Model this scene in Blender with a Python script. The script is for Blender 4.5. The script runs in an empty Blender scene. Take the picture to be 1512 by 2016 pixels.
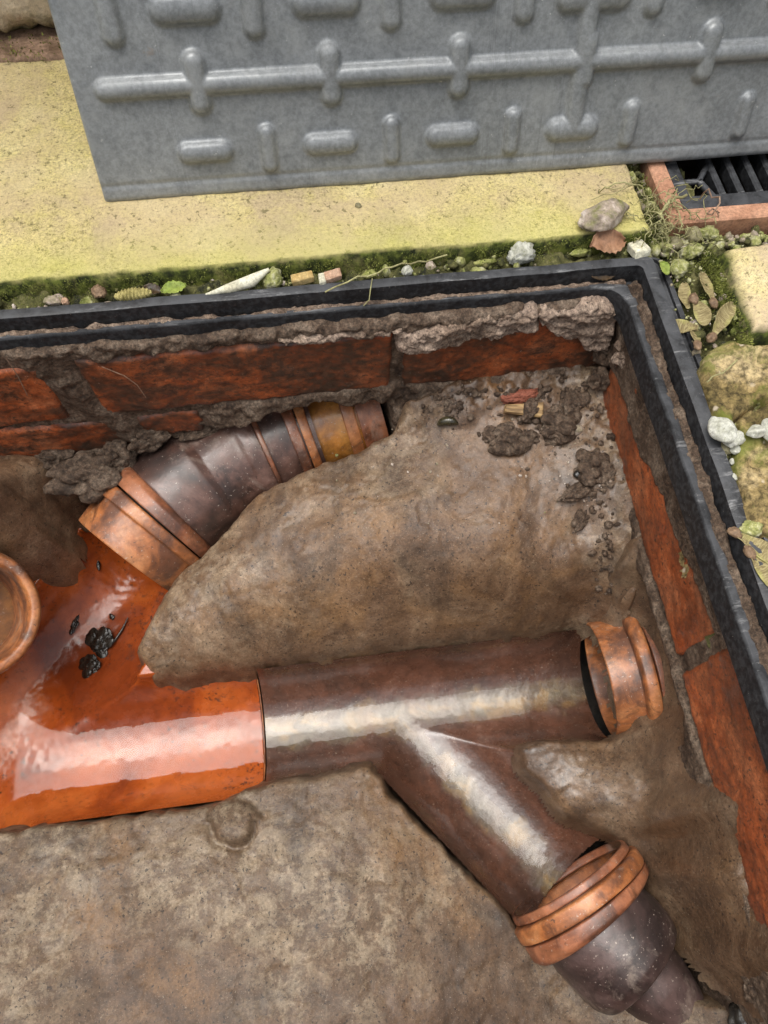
import bpy, math, random
import numpy as np
from mathutils import Matrix, Vector
rnd = random.Random(7)
S = bpy.context.scene
COL = S.collection

# ---------------------------------------------------------------- camera, sky, sun, exposure
CAM_H, FPX = 0.38, 1456.0
_x = np.array([18300, 1989, -1456.]); _x /= np.linalg.norm(_x)
_y = np.array([-457, 3142, -1456.]); _y -= _x * (_x @ _y); _y /= np.linalg.norm(_y)
CR = np.array([_x, _y, np.cross(_x, _y)])
cd = bpy.data.cameras.new('camera'); cam = bpy.data.objects.new('camera', cd); COL.objects.link(cam)
m = Matrix([list(map(float, r)) for r in CR]).to_4x4(); m.translation = (0, 0, CAM_H)
cam.matrix_world = m
cd.sensor_fit = 'VERTICAL'; cd.sensor_height = 36; cd.lens = 36 * FPX / 2016
cd.clip_start = 0.01; cd.clip_end = 100
S.camera = cam

SUN_EL, SUN_AZ = math.radians(77), math.radians(-75)    # azimuth from +Y towards +X
w = bpy.data.worlds.new('World'); S.world = w; w.use_nodes = True
nt = w.node_tree; nt.nodes.clear()
sky = nt.nodes.new('ShaderNodeTexSky'); sky.sky_type = 'NISHITA'; sky.sun_disc = False
sky.sun_elevation = SUN_EL; sky.sun_rotation = SUN_AZ; sky.air_density = 1.5; sky.dust_density = 6.0
hs = nt.nodes.new('ShaderNodeHueSaturation'); hs.inputs['Saturation'].default_value = 0.22
bg = nt.nodes.new('ShaderNodeBackground'); bg.inputs['Strength'].default_value = 0.09
wo = nt.nodes.new('ShaderNodeOutputWorld')
nt.links.new(sky.outputs[0], hs.inputs['Color']); nt.links.new(hs.outputs[0], bg.inputs[0]); nt.links.new(bg.outputs[0], wo.inputs[0])
sd = bpy.data.lights.new('sun', 'SUN'); sun = bpy.data.objects.new('sun', sd); COL.objects.link(sun)
sd.energy = 1.5; sd.angle = math.radians(52); sd.color = (1, .96, .9)
sun.rotation_euler = Vector((math.sin(SUN_AZ) * math.cos(SUN_EL), math.cos(SUN_AZ) * math.cos(SUN_EL), math.sin(SUN_EL))).to_track_quat('Z', 'Y').to_euler()
S.view_settings.view_transform = 'Standard'; S.view_settings.look = 'None'
S.view_settings.exposure = 0.95; S.view_settings.gamma = 1; S.view_settings.use_curve_mapping = False

# ---------------------------------------------------------------- where a line of sight meets a real plane of the place
C0 = np.array([0, 0, CAM_H])
def _ray(px, py): return CR @ np.array([px - 756, 1008 - py, -FPX])
def at_z(px, py, z): d = _ray(px, py); return C0 + d * ((z - CAM_H) / d[2])
def at_y(px, py, y): d = _ray(px, py); return C0 + d * (y / d[1])
def at_x(px, py, x): d = _ray(px, py); return C0 + d * (x / d[0])

# ---------------------------------------------------------------- noise
def _hash(ix, iy, iz, seed):
    h = (ix.astype(np.int64) * 374761393 + iy.astype(np.int64) * 668265263 + iz.astype(np.int64) * 2147483647 + seed * 1274126177) & 0xffffffff
    h = ((h ^ (h >> 13)) * 1274126177) & 0xffffffff
    h = ((h ^ (h >> 16)) * 2246822519) & 0xffffffff
    return ((h ^ (h >> 15)) & 0xffff) / 32767.5 - 1.0
def vnoise(x, y, z=None, seed=0):
    x, y = np.asarray(x, float), np.asarray(y, float)
    z = np.zeros_like(x) if z is None else np.asarray(z, float)
    ix, iy, iz = np.floor(x), np.floor(y), np.floor(z)
    fx, fy, fz = x - ix, y - iy, z - iz
    fx, fy, fz = [t * t * t * (t * (t * 6 - 15) + 10) for t in (fx, fy, fz)]
    r = 0
    for a in (0, 1):
        for b in (0, 1):
            for c in (0, 1):
                r = r + _hash(ix + a, iy + b, iz + c, seed) * (fx if a else 1 - fx) * (fy if b else 1 - fy) * (fz if c else 1 - fz)
    return r
def fbm(x, y, z=None, f=1.0, octs=4, seed=0, gain=.5):
    r, a = 0, 1.0
    for k in range(octs):
        r = r + a * vnoise(np.asarray(x) * f + 17.3 * k, np.asarray(y) * f - 9.1 * k, None if z is None else np.asarray(z) * f + 5.7 * k, seed + k * 11)
        f *= 2.03; a *= gain
    return r
def ridged(x, y, f=1.0, octs=3, seed=0):
    r, a = 0, 1.0
    for k in range(octs):
        r = r + a * (1 - np.abs(vnoise(x * f + 3.1 * k, y * f + 8.7 * k, None, seed + 7 * k)) * 2); f *= 2.1; a *= .5
    return r
def sstep(a, b, x): t = np.clip((x - a) / (b - a), 0, 1); return t * t * (3 - 2 * t)

# ---------------------------------------------------------------- mesh helpers
def tag(o, label=None, cat=None, group=None, kind=None):
    if label: o['label'] = label
    if cat: o['category'] = cat
    if group: o['group'] = group
    if kind: o['kind'] = kind
    return o
def empty(name, loc=(0, 0, 0)):
    o = bpy.data.objects.new(name, None); COL.objects.link(o); o.location = loc; o.empty_display_size = .02; return o
def link(name, me, mat, parent=None, smooth=True):
    o = bpy.data.objects.new(name, me); COL.objects.link(o)
    if mat: me.materials.append(mat)
    if parent is not None:
        o.parent = parent; o.location = Vector((0, 0, 0)) - parent.location
    if smooth: me.polygons.foreach_set('use_smooth', np.ones(len(me.polygons), bool))
    return o
def raw_mesh(name, V, F):
    V = np.asarray(V, np.float32).reshape(-1, 3); me = bpy.data.meshes.new(name)
    if isinstance(F, np.ndarray):
        n, k = F.shape
        me.vertices.add(len(V)); me.vertices.foreach_set('co', V.ravel())
        me.loops.add(n * k); me.loops.foreach_set('vertex_index', F.astype(np.int32).ravel())
        me.polygons.add(n); me.polygons.foreach_set('loop_start', np.arange(0, n * k, k, dtype=np.int32))
        me.update(calc_edges=True)
    else:
        me.from_pydata(V.tolist(), [], [list(f) for f in F]); me.update()
    return me
def grid_faces(ny, nx, keep=None, wrap=False, flip=False):
    idx = np.arange(ny * nx).reshape(ny, nx)
    if wrap: idx = np.concatenate([idx, idx[:, :1]], 1)
    q = np.stack([idx[:-1, :-1], idx[:-1, 1:], idx[1:, 1:], idx[1:, :-1]], -1)
    if keep is not None:
        k = keep[:-1, :-1] & keep[:-1, 1:] & keep[1:, 1:] & keep[1:, :-1]; q = q[k]
    q = q.reshape(-1, 4)
    return q[:, ::-1] if flip else q
def compact(V, F):
    V = V.reshape(-1, 3); used = np.unique(F); mp = np.full(len(V), -1); mp[used] = np.arange(len(used))
    return V[used], mp[F]
def poly_sd(A, B, poly):
    """signed distance to a polygon, positive inside"""
    P = np.asarray(poly, float); d = np.full(A.shape, 1e9); ins = np.zeros(A.shape, bool)
    for i in range(len(P)):
        a, b = P[i], P[(i + 1) % len(P)]; e = b - a
        t = np.clip(((A - a[0]) * e[0] + (B - a[1]) * e[1]) / max(e @ e, 1e-12), 0, 1)
        d = np.minimum(d, np.hypot(A - a[0] - t * e[0], B - a[1] - t * e[1]))
        c = ((a[1] > B) != (b[1] > B)); ins ^= c & (A < (b[0] - a[0]) * (B - a[1]) / (b[1] - a[1] + 1e-15) + a[0])
    return np.where(ins, d, -d)
def tps(pts, lam=1e-5):
    p = np.asarray(pts, float); X = p[:, :2] * 10; n = len(X)
    U = lambda r2: np.where(r2 > 1e-12, r2 * np.log(r2 + 1e-12) * .5, 0)
    K = U(((X[:, None] - X[None]) ** 2).sum(-1)) + lam * 100 * np.eye(n)
    Pm = np.c_[np.ones(n), X]; A = np.block([[K, Pm], [Pm.T, np.zeros((3, 3))]])
    w_ = np.linalg.solve(A, np.r_[p[:, 2], 0, 0, 0])
    def f(a, b):
        a, b = np.asarray(a) * 10, np.asarray(b) * 10; r = w_[n] + w_[n + 1] * a + w_[n + 2] * b
        for i in range(n): r = r + w_[i] * U((a - X[i, 0]) ** 2 + (b - X[i, 1]) ** 2)
        return r
    return f
def relief(name, outline, hfun, mat, parent=None, res=.0015, r=.004, depth=.012, wob=0., wobf=120, steep=6., to3d=None, seed=0, smooth=True):
    """a solid patch with a rounded rim: height field hfun(a,b) over a polygon, falling away outside it"""
    P = np.asarray(outline, float); lo, hi = P.min(0) - depth, P.max(0) + depth
    a = np.arange(lo[0], hi[0] + res, res); b = np.arange(lo[1], hi[1] + res, res)
    A, B = np.meshgrid(a, b); d = poly_sd(A, B, P)
    if wob: d = d + wob * fbm(A, B, f=wobf, octs=4, seed=seed + 50)
    h = hfun(A, B); dd = np.clip(d, 0, r)
    drop = np.where(d >= 0, r - np.sqrt(np.maximum(r * r - (r - dd) ** 2, 0)), r + (-d) * steep)
    keep = d > -depth
    V = to3d(A, B, h - drop) if to3d else np.stack([A, B, h - drop], -1)
    V, F = compact(V, grid_faces(*A.shape, keep))
    return link(name, raw_mesh(name, V, F), mat, parent, smooth)
def frame_of(d):
    d = np.asarray(d, float); d = d / np.linalg.norm(d)
    u = np.cross(d, [0, 0, 1.]) if abs(d[2]) < .95 else np.cross(d, [1., 0, 0]); u /= np.linalg.norm(u)
    return d, u, np.cross(u, d)
def lathe_path(name, centers, radii, mat, parent=None, n=96, dirs=None, rough=0., seed=0, cap=False):
    """rings of the given radii along a (bent) axis"""
    c = np.asarray(centers, float); V = []
    th = np.linspace(0, 2 * np.pi, n, endpoint=False)
    for i in range(len(c)):
        if dirs is not None: d = dirs[i]
        else: d = c[min(i + 1, len(c) - 1)] - c[max(i - 1, 0)]
        d, u, v = frame_of(d); r = radii[i]
        rr = r * np.ones(n)
        ring = c[i] + np.cos(th)[:, None] * u * rr[:, None] + np.sin(th)[:, None] * v * rr[:, None]
        if rough: ring = ring + (ring - c[i]) * (fbm(ring[:, 0], ring[:, 1], ring[:, 2], f=60, octs=3, seed=seed) * rough)[:, None]
        V.append(ring)
    V = np.array(V); F = grid_faces(len(c), n, wrap=True)
    me = raw_mesh(name, V, F); return link(name, me, mat, parent)
def tube(name, pts, rad, mat, parent=None, n=6):
    pts = np.asarray(pts, float); radii = rad if hasattr(rad, '__len__') else [rad] * len(pts)
    return lathe_path(name, pts, radii, mat, parent, n=n)
_ico = {}
def ico(level):
    if level in _ico: return _ico[level]
    import bmesh
    bm = bmesh.new(); bmesh.ops.create_icosphere(bm, subdivisions=level, radius=1)
    V = np.array([v.co[:] for v in bm.verts]); F = np.array([[v.index for v in f.verts] for f in bm.faces]); bm.free()
    _ico[level] = (V, F); return V, F
def rock_mesh(name, size, seed, level=4, rough=.25, f=1.3, facet=0., grain=.0, grainf=9):
    V, F = ico(level); V = V.copy()
    k = 1 + rough * fbm(V[:, 0], V[:, 1], V[:, 2], f=f, octs=3, seed=seed)
    if facet:
        g = np.random.default_rng(seed)
        for _ in range(9):
            d = g.normal(size=3); d /= np.linalg.norm(d); q = (V * k[:, None]) @ d; lim = 1 - facet * g.uniform(.4, 1)
            k = np.where(q > lim, k * lim / np.maximum(q, 1e-6), k)
    if grain: k = k * (1 + grain * fbm(V[:, 0], V[:, 1], V[:, 2], f=grainf, octs=3, seed=seed + 5))
    return raw_mesh(name, V * k[:, None] * np.asarray(size), F)
def cauli_mesh(name, size, seed, n=46, level=5, blob=.42, amp=.42):
    g_ = np.random.default_rng(seed); V, F = ico(level)
    k = .72 + .22 * fbm(V[:, 0], V[:, 1], V[:, 2], f=1.3, octs=2, seed=seed)
    for m_, b_, a_ in ((n, blob, amp), (n * 7, blob * .42, amp * .34)):
        c = g_.normal(size=(m_, 3)); c /= np.linalg.norm(c, axis=1, keepdims=True); rr = b_ * g_.uniform(.6, 1.25, m_)
        bump = np.zeros(len(V))
        for q, r in zip(c, rr):
            d2 = ((V - q) ** 2).sum(1) / (r * r); bump = np.maximum(bump, np.sqrt(np.clip(1 - d2, 0, 1)) * r / b_)
        k = k + a_ * bump
    k = k + .03 * fbm(V[:, 0], V[:, 1], V[:, 2], f=14, octs=2, seed=seed)
    return raw_mesh(name, V * k[:, None] * np.asarray(size) * .95, F)
def place(o, loc, rot=(0, 0, 0)): o.location = loc; o.rotation_euler = rot; return o

# ---------------------------------------------------------------- materials
class G:
    def __init__(s, name):
        s.m = bpy.data.materials.new(name); s.m.use_nodes = True; s.t = s.m.node_tree; s.t.nodes.clear()
        s.o = s.n('ShaderNodeOutputMaterial'); s.b = s.n('ShaderNodeBsdfPrincipled'); s.l(s.b.outputs[0], s.o.inputs[0])
        s.tc = s.n('ShaderNodeTexCoord').outputs['Object']; s.nrm = None
    def n(s, t, **k):
        x = s.t.nodes.new(t)
        for a, v in k.items(): setattr(x, a, v)
        return x
    def l(s, a, b): s.t.links.new(a, b)
    def put(s, v, i):
        if hasattr(v, 'is_linked') or isinstance(v, bpy.types.NodeSocket): s.l(v, i)
        elif isinstance(v, (tuple, list)): i.default_value = (*v, 1) if len(v) == 3 and len(i.default_value) == 4 else v
        else: i.default_value = v
    def map(s, scale=(1, 1, 1), rot=(0, 0, 0), src=None):
        x = s.n('ShaderNodeMapping'); s.l(src or s.tc, x.inputs[0]); x.inputs['Scale'].default_value = scale; x.inputs['Rotation'].default_value = rot; return x.outputs[0]
    def noise(s, scale, detail=6, rough=.55, dist=0., vec=None):
        x = s.n('ShaderNodeTexNoise'); s.l(vec or s.tc, x.inputs['Vector']); x.inputs['Scale'].default_value = scale
        x.inputs['Detail'].default_value = detail; x.inputs['Roughness'].default_value = rough; x.inputs['Distortion'].default_value = dist; return x.outputs[0]
    def voro(s, scale, feature='F1', vec=None, rand=1.):
        x = s.n('ShaderNodeTexVoronoi', feature=feature); s.l(vec or s.tc, x.inputs['Vector']); x.inputs['Scale'].default_value = scale; x.inputs['Randomness'].default_value = rand; return x.outputs['Distance']
    def ramp(s, fac, stops, interp='LINEAR', raw=False):
        ps = [q[0] for q in stops]
        if not raw and max(ps) - min(ps) > .19: stops = [(.5 + (p - .5) * .6, c) for p, c in stops]   # noise keeps close to its mean
        x = s.n('ShaderNodeValToRGB'); s.l(fac, x.inputs[0]); e = x.color_ramp; e.interpolation = interp
        while len(e.elements) < len(stops): e.elements.new(.5)
        for q, (p, c) in zip(e.elements, stops): q.position = p; q.color = (c, c, c, 1) if not hasattr(c, '__len__') else (*c, 1)
        return x.outputs[0]
    def mix(s, fac, a, b, mode='MIX'):
        x = s.n('ShaderNodeMix', data_type='RGBA', blend_type=mode); s.put(fac, x.inputs[0]); s.put(a, x.inputs[6]); s.put(b, x.inputs[7]); return x.outputs[2]
    def math(s, op, a, b=0.):
        x = s.n('ShaderNodeMath', operation=op); s.put(a, x.inputs[0]); s.put(b, x.inputs[1]); return x.outputs[0]
    def axis(s, k, src=None):
        x = s.n('ShaderNodeSeparateXYZ'); s.l(src or s.tc, x.inputs[0]); return x.outputs[k]
    def geo(s, k): return s.n('ShaderNodeNewGeometry').outputs[k]
    def bump(s, h, strength, dist):
        x = s.n('ShaderNodeBump'); x.inputs['Strength'].default_value = strength; x.inputs['Distance'].default_value = dist; s.l(h, x.inputs['Height'])
        if s.nrm is not None: s.l(s.nrm, x.inputs['Normal'])
        if s.nrm is None: s.l(x.outputs[0], s.b.inputs['Coat Normal'])
        s.nrm = x.outputs[0]; s.l(s.nrm, s.b.inputs['Normal'])
    def set(s, col=None, rough=None, metal=None, ior=None, spec=None, coat=None, coatr=None):
        for k, v in (('Base Color', col), ('Roughness', rough), ('Metallic', metal), ('IOR', ior), ('Specular IOR Level', spec), ('Coat Weight', coat), ('Coat Roughness', coatr)):
            if v is not None: s.put(v, s.b.inputs[k])
        return s.m

def mat_bench(name, pale=.5, tone=1.0, dry=0., coat=.4, ochre=.55, off=0.):
    g = G(name); t = lambda c: tuple(x * tone for x in c); mv = lambda a, b, c: g.map((1, 1, 1), (a + off, b, c))
    big = g.noise(8, 4, .55, .5, vec=mv(0, 0, .2)); mid = g.noise(22, 9, .66, .7, vec=mv(0, 0, 0)); fine = g.noise(560, 4, .75); sp = g.noise(1000, 2, .6)
    c = g.ramp(mid, [(.22, t((.12, .064, .033))), (.45, t((.20, .112, .060))), (.60, t((.275, .163, .092))), (.80, t((.40, .265, .158)))])
    pc = g.mix(g.ramp(g.noise(60, 10, .8, .3), [(.46, 0.), (.56, 1.)], raw=True), t((.25, .16, .092)), t((.70, .55, .37)))
    c = g.mix(g.ramp(big, [(.42, 0.), (.60, pale)]), c, pc)
    c = g.mix(g.ramp(g.noise(10, 8, .62, .6, vec=mv(0, 0, 1.3)), [(.53, 0.), (.66, ochre)]), c, t((.42, .225, .092)))
    c = g.mix(g.ramp(g.noise(12, 8, .66, .9, vec=g.map((1.2, .8, 1), (off, 0, 2.3))), [(.50, 0.), (.68, .75)]), c, t((.075, .048, .032)))
    c = g.mix(.42, c, g.ramp(fine, [(.26, .35), (.5, .95), (.76, 1.6)]), 'MULTIPLY')
    c = g.mix(.35, c, g.ramp(g.noise(150, 8, .8, .6, vec=mv(.3, .9, 0)), [(.26, .35), (.5, .95), (.74, 1.6)]), 'MULTIPLY')
    lines = g.math('ABSOLUTE', g.math('SUBTRACT', g.noise(16, 7, .62, 1.2, vec=g.map((1, 1.5, 1), (off, 0, .5))), .5))
    crk = g.math('MULTIPLY', g.ramp(lines, [(0, 1.), (.007, 0.)], raw=True), g.ramp(g.noise(11, 3, .5, vec=mv(2, 0, 0)), [(.54, 0.), (.60, .85)]))
    c = g.mix(crk, c, t((.045, .028, .018)))
    c = g.mix(g.ramp(sp, [(.65, 0.), (.70, .6)]), c, t((.66, .53, .38)))
    c = g.mix(g.ramp(g.noise(420, 2, .5, vec=mv(1, 0, 0)), [(.655, 0.), (.675, .85)]), c, (.02, .013, .010))
    r = g.ramp(g.noise(20, 5, .6, .5), [(.35, .34 + dry), (.62, .58 + dry * .6)])
    g.bump(mid, .25, .004); g.bump(g.noise(120, 8, .75), .45, .0016); g.bump(fine, .55, .0008); g.bump(sp, .35, .0003)
    return g.set(c, r, spec=.5, coat=g.ramp(g.noise(9, 5, .6), [(.36, .0), (.6, coat)]), coatr=.3)

def mat_clay(name, base, light, dark, wet=1., speck=.5, scale=1., silt=None):
    g = G(name)
    n1 = g.noise(22 * scale, 6, .62, .6); n2 = g.noise(90 * scale, 6, .65, .3); fn = g.noise(700, 3, .6)
    c = g.ramp(n1, [(.3, dark), (.5, base), (.68, light)])
    c = g.mix(.6, c, g.ramp(n2, [(.3, .55), (.7, 1.35)]), 'MULTIPLY')
    st = g.noise(240, 5, .7, vec=g.map((1, 1, 1), (.4, .2, 0)))
    c = g.mix(g.ramp(st, [(.62, 0.), (.69, speck)]), c, (.025, .017, .012))
    big = g.noise(30, 8, .75, .8, vec=g.map((1, 1, 1), (0, .7, .9)))
    c = g.mix(g.ramp(big, [(.53, 0.), (.64, .75)]), c, tuple(x * .5 for x in dark))
    c = g.mix(g.ramp(g.noise(26, 8, .75, .5, vec=g.map((1, 1, 1), (1, .7, 0))), [(.55, 0.), (.66, .4)]), c, (.34, .27, .22))
    c = g.mix(g.ramp(g.noise(520, 3, .6, vec=g.map((1, 1, 1), (1, 2, 0))), [(.66, 0.), (.70, .7)]), c, (.45, .38, .32))
    if silt: c = g.mix(g.ramp(g.axis(2), [(0., 0.), (1., 0.)]) if False else g.ramp(g.math('MULTIPLY_ADD', g.axis(2), 1.), [(0, 0.), (1, 0.)]), c, silt)
    g.bump(n2, .18, .0014); g.bump(st, .15, .0006); g.bump(fn, .25 - .12 * wet, .0003)
    return g.set(c, g.ramp(g.noise(45, 5, .6), [(.3, .46 - .16 * wet), (.7, .66 - .2 * wet)]), ior=1.55, spec=.6, coat=wet * .3, coatr=.16)

ORANGE, OR_L, OR_D = (.32, .064, .011), (.41, .098, .02), (.19, .036, .009)
M = {}
M['bench_mound'] = mat_bench('wet_benching_mortar', .4, .60, 0, .35)
M['bench_flat'] = mat_bench('dry_pale_benching_mortar', .65, .45, .08, .12, .65, .37)
M['bench_right'] = mat_bench('dark_wet_benching_mortar', .2, .52, -.04, 1.0, .4, .9)
M['bench_left'] = mat_bench('dark_brown_benching_mortar', .15, .78, 0, .6, .3, 2.6)
def mat_channel_orange():
    g = G('wet_orange_glazed_clay')
    n1 = g.noise(12, 5, .6, .5); n2 = g.noise(90, 6, .65, .3)
    c = g.ramp(n1, [(.3, OR_D), (.5, ORANGE), (.7, OR_L)])
    c = g.mix(.25, c, g.ramp(n2, [(.3, .6), (.7, 1.3)]), 'MULTIPLY')
    cl = g.noise(13, 4, .6, .4, vec=g.map((1, 1, 1), (0, .3, 2))); st = g.noise(230, 5, .72)
    msk = g.math('MULTIPLY', g.ramp(cl, [(.44, .25), (.66, 1.)]), g.ramp(st, [(.56, 0.), (.63, 1.)]))
    c = g.mix(g.math('MULTIPLY', msk, .85), c, (.025, .016, .012))
    big = g.noise(24, 6, .72, .8, vec=g.map((1, 1.6, 1), (0, .7, .9)))
    c = g.mix(g.ramp(big, [(.61, 0.), (.7, .8)]), c, (.05, .028, .02))
    g.bump(g.noise(60, 4, .6), .12, .0012); g.bump(g.noise(420, 3, .6), .12, .0004); g.bump(st, .12, .0004)
    return g.set(c, g.ramp(g.noise(50, 5, .6), [(.35, .16), (.7, .36)]), ior=1.45, spec=.45, coat=.18, coatr=.08)
M['orange_wet'] = mat_channel_orange()
def mat_channel_brown():
    g = G('wet_brown_glazed_clay')
    n1 = g.noise(18, 8, .7, .3); n2 = g.noise(150, 7, .8, .2)
    c = g.ramp(n1, [(.12, (.034, .018, .013)), (.46, (.070, .031, .019)), (.66, (.100, .041, .024)), (.9, (.15, .08, .056))])
    c = g.mix(.4, c, g.ramp(n2, [(.3, .45), (.7, 1.5)]), 'MULTIPLY')
    # silt lying along the invert
    lvl = g.math('ADD', g.axis(2), g.math('MULTIPLY', g.noise(38, 5, .6), .011))
    lo = g.n('ShaderNodeMapRange'); g.l(lvl, lo.inputs[0]); lo.inputs[1].default_value = -.2782; lo.inputs[2].default_value = -.2740; lo.inputs[3].default_value = 1; lo.inputs[4].default_value = 0
    silt = g.ramp(g.noise(48, 6, .66, .5), [(.35, (.10, .085, .06)), (.52, (.17, .14, .09)), (.66, (.30, .20, .08))])
    c = g.mix(g.math('MULTIPLY', lo.outputs[0], .85), c, silt)
    sp = g.noise(600, 3, .6)
    c = g.mix(g.ramp(sp, [(.66, 0.), (.71, .5)]), c, (.4, .33, .26))
    g.bump(g.noise(70, 5, .65), .12, .0012); g.bump(g.noise(330, 5, .75), .5, .0007)
    return g.set(c, g.ramp(g.noise(60, 5, .6), [(.35, .20), (.7, .38)]), ior=1.5, spec=.5, coat=.8, coatr=.10)
M['brown_wet'] = mat_channel_brown()
M['collar'] = mat_clay('scuffed_orange_clay_collar', (.34, .115, .034), (.46, .19, .07), (.13, .05, .024), .35, .8, 1.2)
M['collar_dark'] = mat_clay('stained_brown_orange_collar', (.22, .075, .034), (.34, .13, .06), (.09, .036, .02), .5, .6, 1.)
M['pipe_brown'] = mat_clay('brown_salt_glazed_clay', (.095, .046, .033), (.165, .09, .07), (.042, .022, .017), .6, .7, .8)
M['pipe_purple'] = mat_clay('purple_brown_glazed_clay', (.052, .031, .028), (.095, .06, .055), (.026, .016, .015), .6, .4, .8)
M['amber_dark'] = mat_clay('wet_amber_clay_bore_shade', (.20, .075, .012), (.27, .11, .02), (.12, .04, .008), .8, .3)  # amber darkened to paint the shade deep inside the open pipe end
M['amber'] = mat_clay('amber_glazed_clay', (.42, .17, .03), (.5, .23, .05), (.25, .09, .02), .7, .4)
def mat_simple(name, c1, c2, scale=60, rough=.7, bumpd=.001, speck=None, c3=None, spec=.4, detail=6):
    g = G(name); n = g.noise(scale, detail, .65, .4)
    st = [(.32, c1), (.66, c2)] if c3 is None else [(.28, c1), (.5, c2), (.72, c3)]
    c = g.ramp(n, st)
    if speck: c = g.mix(g.ramp(g.noise(scale * 9, 3, .6), [(.62, 0.), (.7, .8)]), c, speck)
    gr = g.noise(scale * 6, 5, .75); c = g.mix(.5, c, g.ramp(gr, [(.3, .45), (.7, 1.45)]), 'MULTIPLY')
    g.bump(n, .5, bumpd); g.bump(gr, .5, bumpd * .5)
    return g.set(c, rough, spec=spec)
def mat_brick(name, stain):
    g = G(name)
    n1 = g.noise(30, 6, .66, .5); st = g.noise(26, 9, .78, .5, vec=g.map((.8, .8, 1.7), (.5, 0, .4)))
    c = g.ramp(n1, [(.3, (.25, .055, .017)), (.5, (.38, .092, .026)), (.72, (.48, .15, .055))])
    c = g.mix(g.ramp(st, [(.45, 0.), (.58, stain)]), c, g.mix(g.ramp(g.noise(160, 6, .75), [(.4, 0.), (.6, 1.)]), (.035, .02, .013), (.12, .055, .03)))
    c = g.mix(g.math('MULTIPLY', g.ramp(g.noise(11, 8, .7, .6, vec=g.map((1, 1, 1), (1, .4, 0))), [(.42, 0.), (.55, 1.)]), g.ramp(g.noise(120, 6, .8), [(.36, .35), (.56, stain)])), c, (.045, .026, .017))
    c = g.mix(.55, c, g.ramp(g.noise(480, 4, .8), [(.28, .35), (.5, .95), (.74, 1.6)]), 'MULTIPLY')
    sp = g.noise(330, 4, .7)
    c = g.mix(g.ramp(sp, [(.59, 0.), (.63, .8)]), c, (.035, .02, .014))
    c = g.mix(g.ramp(g.noise(800, 2, .5), [(.72, 0.), (.76, .7)]), c, (.5, .42, .34))
    g.bump(g.noise(70, 6, .65), .4, .0014); g.bump(sp, .35, .0006)
    return g.set(c, g.ramp(n1, [(.3, .35), (.7, .62)]), spec=.5)
M['brick'] = mat_brick('stained_red_engineering_brick', .93); M['brick_clean'] = mat_brick('red_engineering_brick', .42)
def mat_mortar(name, k=1., pale=0.):
    g = G(name); n = g.noise(55, 8, .72, .5); f = g.noise(430, 4, .78)
    t = lambda c: tuple(x * k for x in c)
    c = g.ramp(n, [(.28, t((.08, .048, .030))), (.48, t((.20, .13, .085))), (.68, t((.36, .265, .19)))])
    if pale: c = g.mix(g.ramp(g.noise(22, 5, .6), [(.35, .35 * pale), (.6, pale)]), c, (.5, .38, .30))
    c = g.mix(.8, c, g.ramp(f, [(.3, .3), (.5, .9), (.75, 1.7)]), 'MULTIPLY')
    c = g.mix(g.ramp(g.noise(260, 3, .6, vec=g.map((1, 1, 1), (2, 1, 0))), [(.66, 0.), (.70, .8)]), c, (.03, .02, .014))
    c = g.mix(g.ramp(g.noise(620, 3, .6), [(.66, 0.), (.72, .7)]), c, t((.55, .47, .38)))
    g.bump(n, .6, .003); g.bump(g.noise(140, 8, .8), .7, .003); g.bump(f, .9, .0016); g.bump(g.noise(900, 3, .6), .4, .0004)
    return g.set(c, .62 if not pale else .75, spec=.4)
M['mortar'] = mat_mortar('dirty_brown_mortar', .62)
M['mortar_pale'] = mat_mortar('pale_crumbling_mortar', .95, .55)
M['rubble'] = mat_mortar('wet_crumbled_mortar', .55)
def mat_plastic():
    g = G('dusty_black_plastic'); n = g.noise(40, 6, .7, .5); f = g.noise(260, 5, .7)
    up = g.axis(2, g.geo('Normal'))
    c = g.ramp(f, [(.4, (.010, .010, .011)), (.68, (.032, .033, .036))])
    dust = g.math('MULTIPLY', g.ramp(n, [(.34, .25), (.66, 1.)]), g.ramp(up, [(.25, .06), (.9, .8)], raw=True))
    c = g.mix(dust, c, (.080, .083, .090))
    c = g.mix(g.ramp(g.noise(700, 3, .6), [(.7, 0.), (.74, .6)]), c, (.32, .28, .24))
    sc = g.noise(90, 6, .75, .2, vec=g.map((.3, 1.6, 1)))
    c = g.mix(g.math('MULTIPLY', g.ramp(sc, [(.56, 0.), (.66, .7)]), g.ramp(up, [(.3, .1), (.9, 1.)], raw=True)), c, (.26, .26, .265))
    g.bump(n, .2, .0012); g.bump(f, .35, .0005)
    return g.set(c, g.ramp(n, [(.3, .42), (.7, .62)]), spec=.28)
M['plastic'] = mat_plastic()
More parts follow.
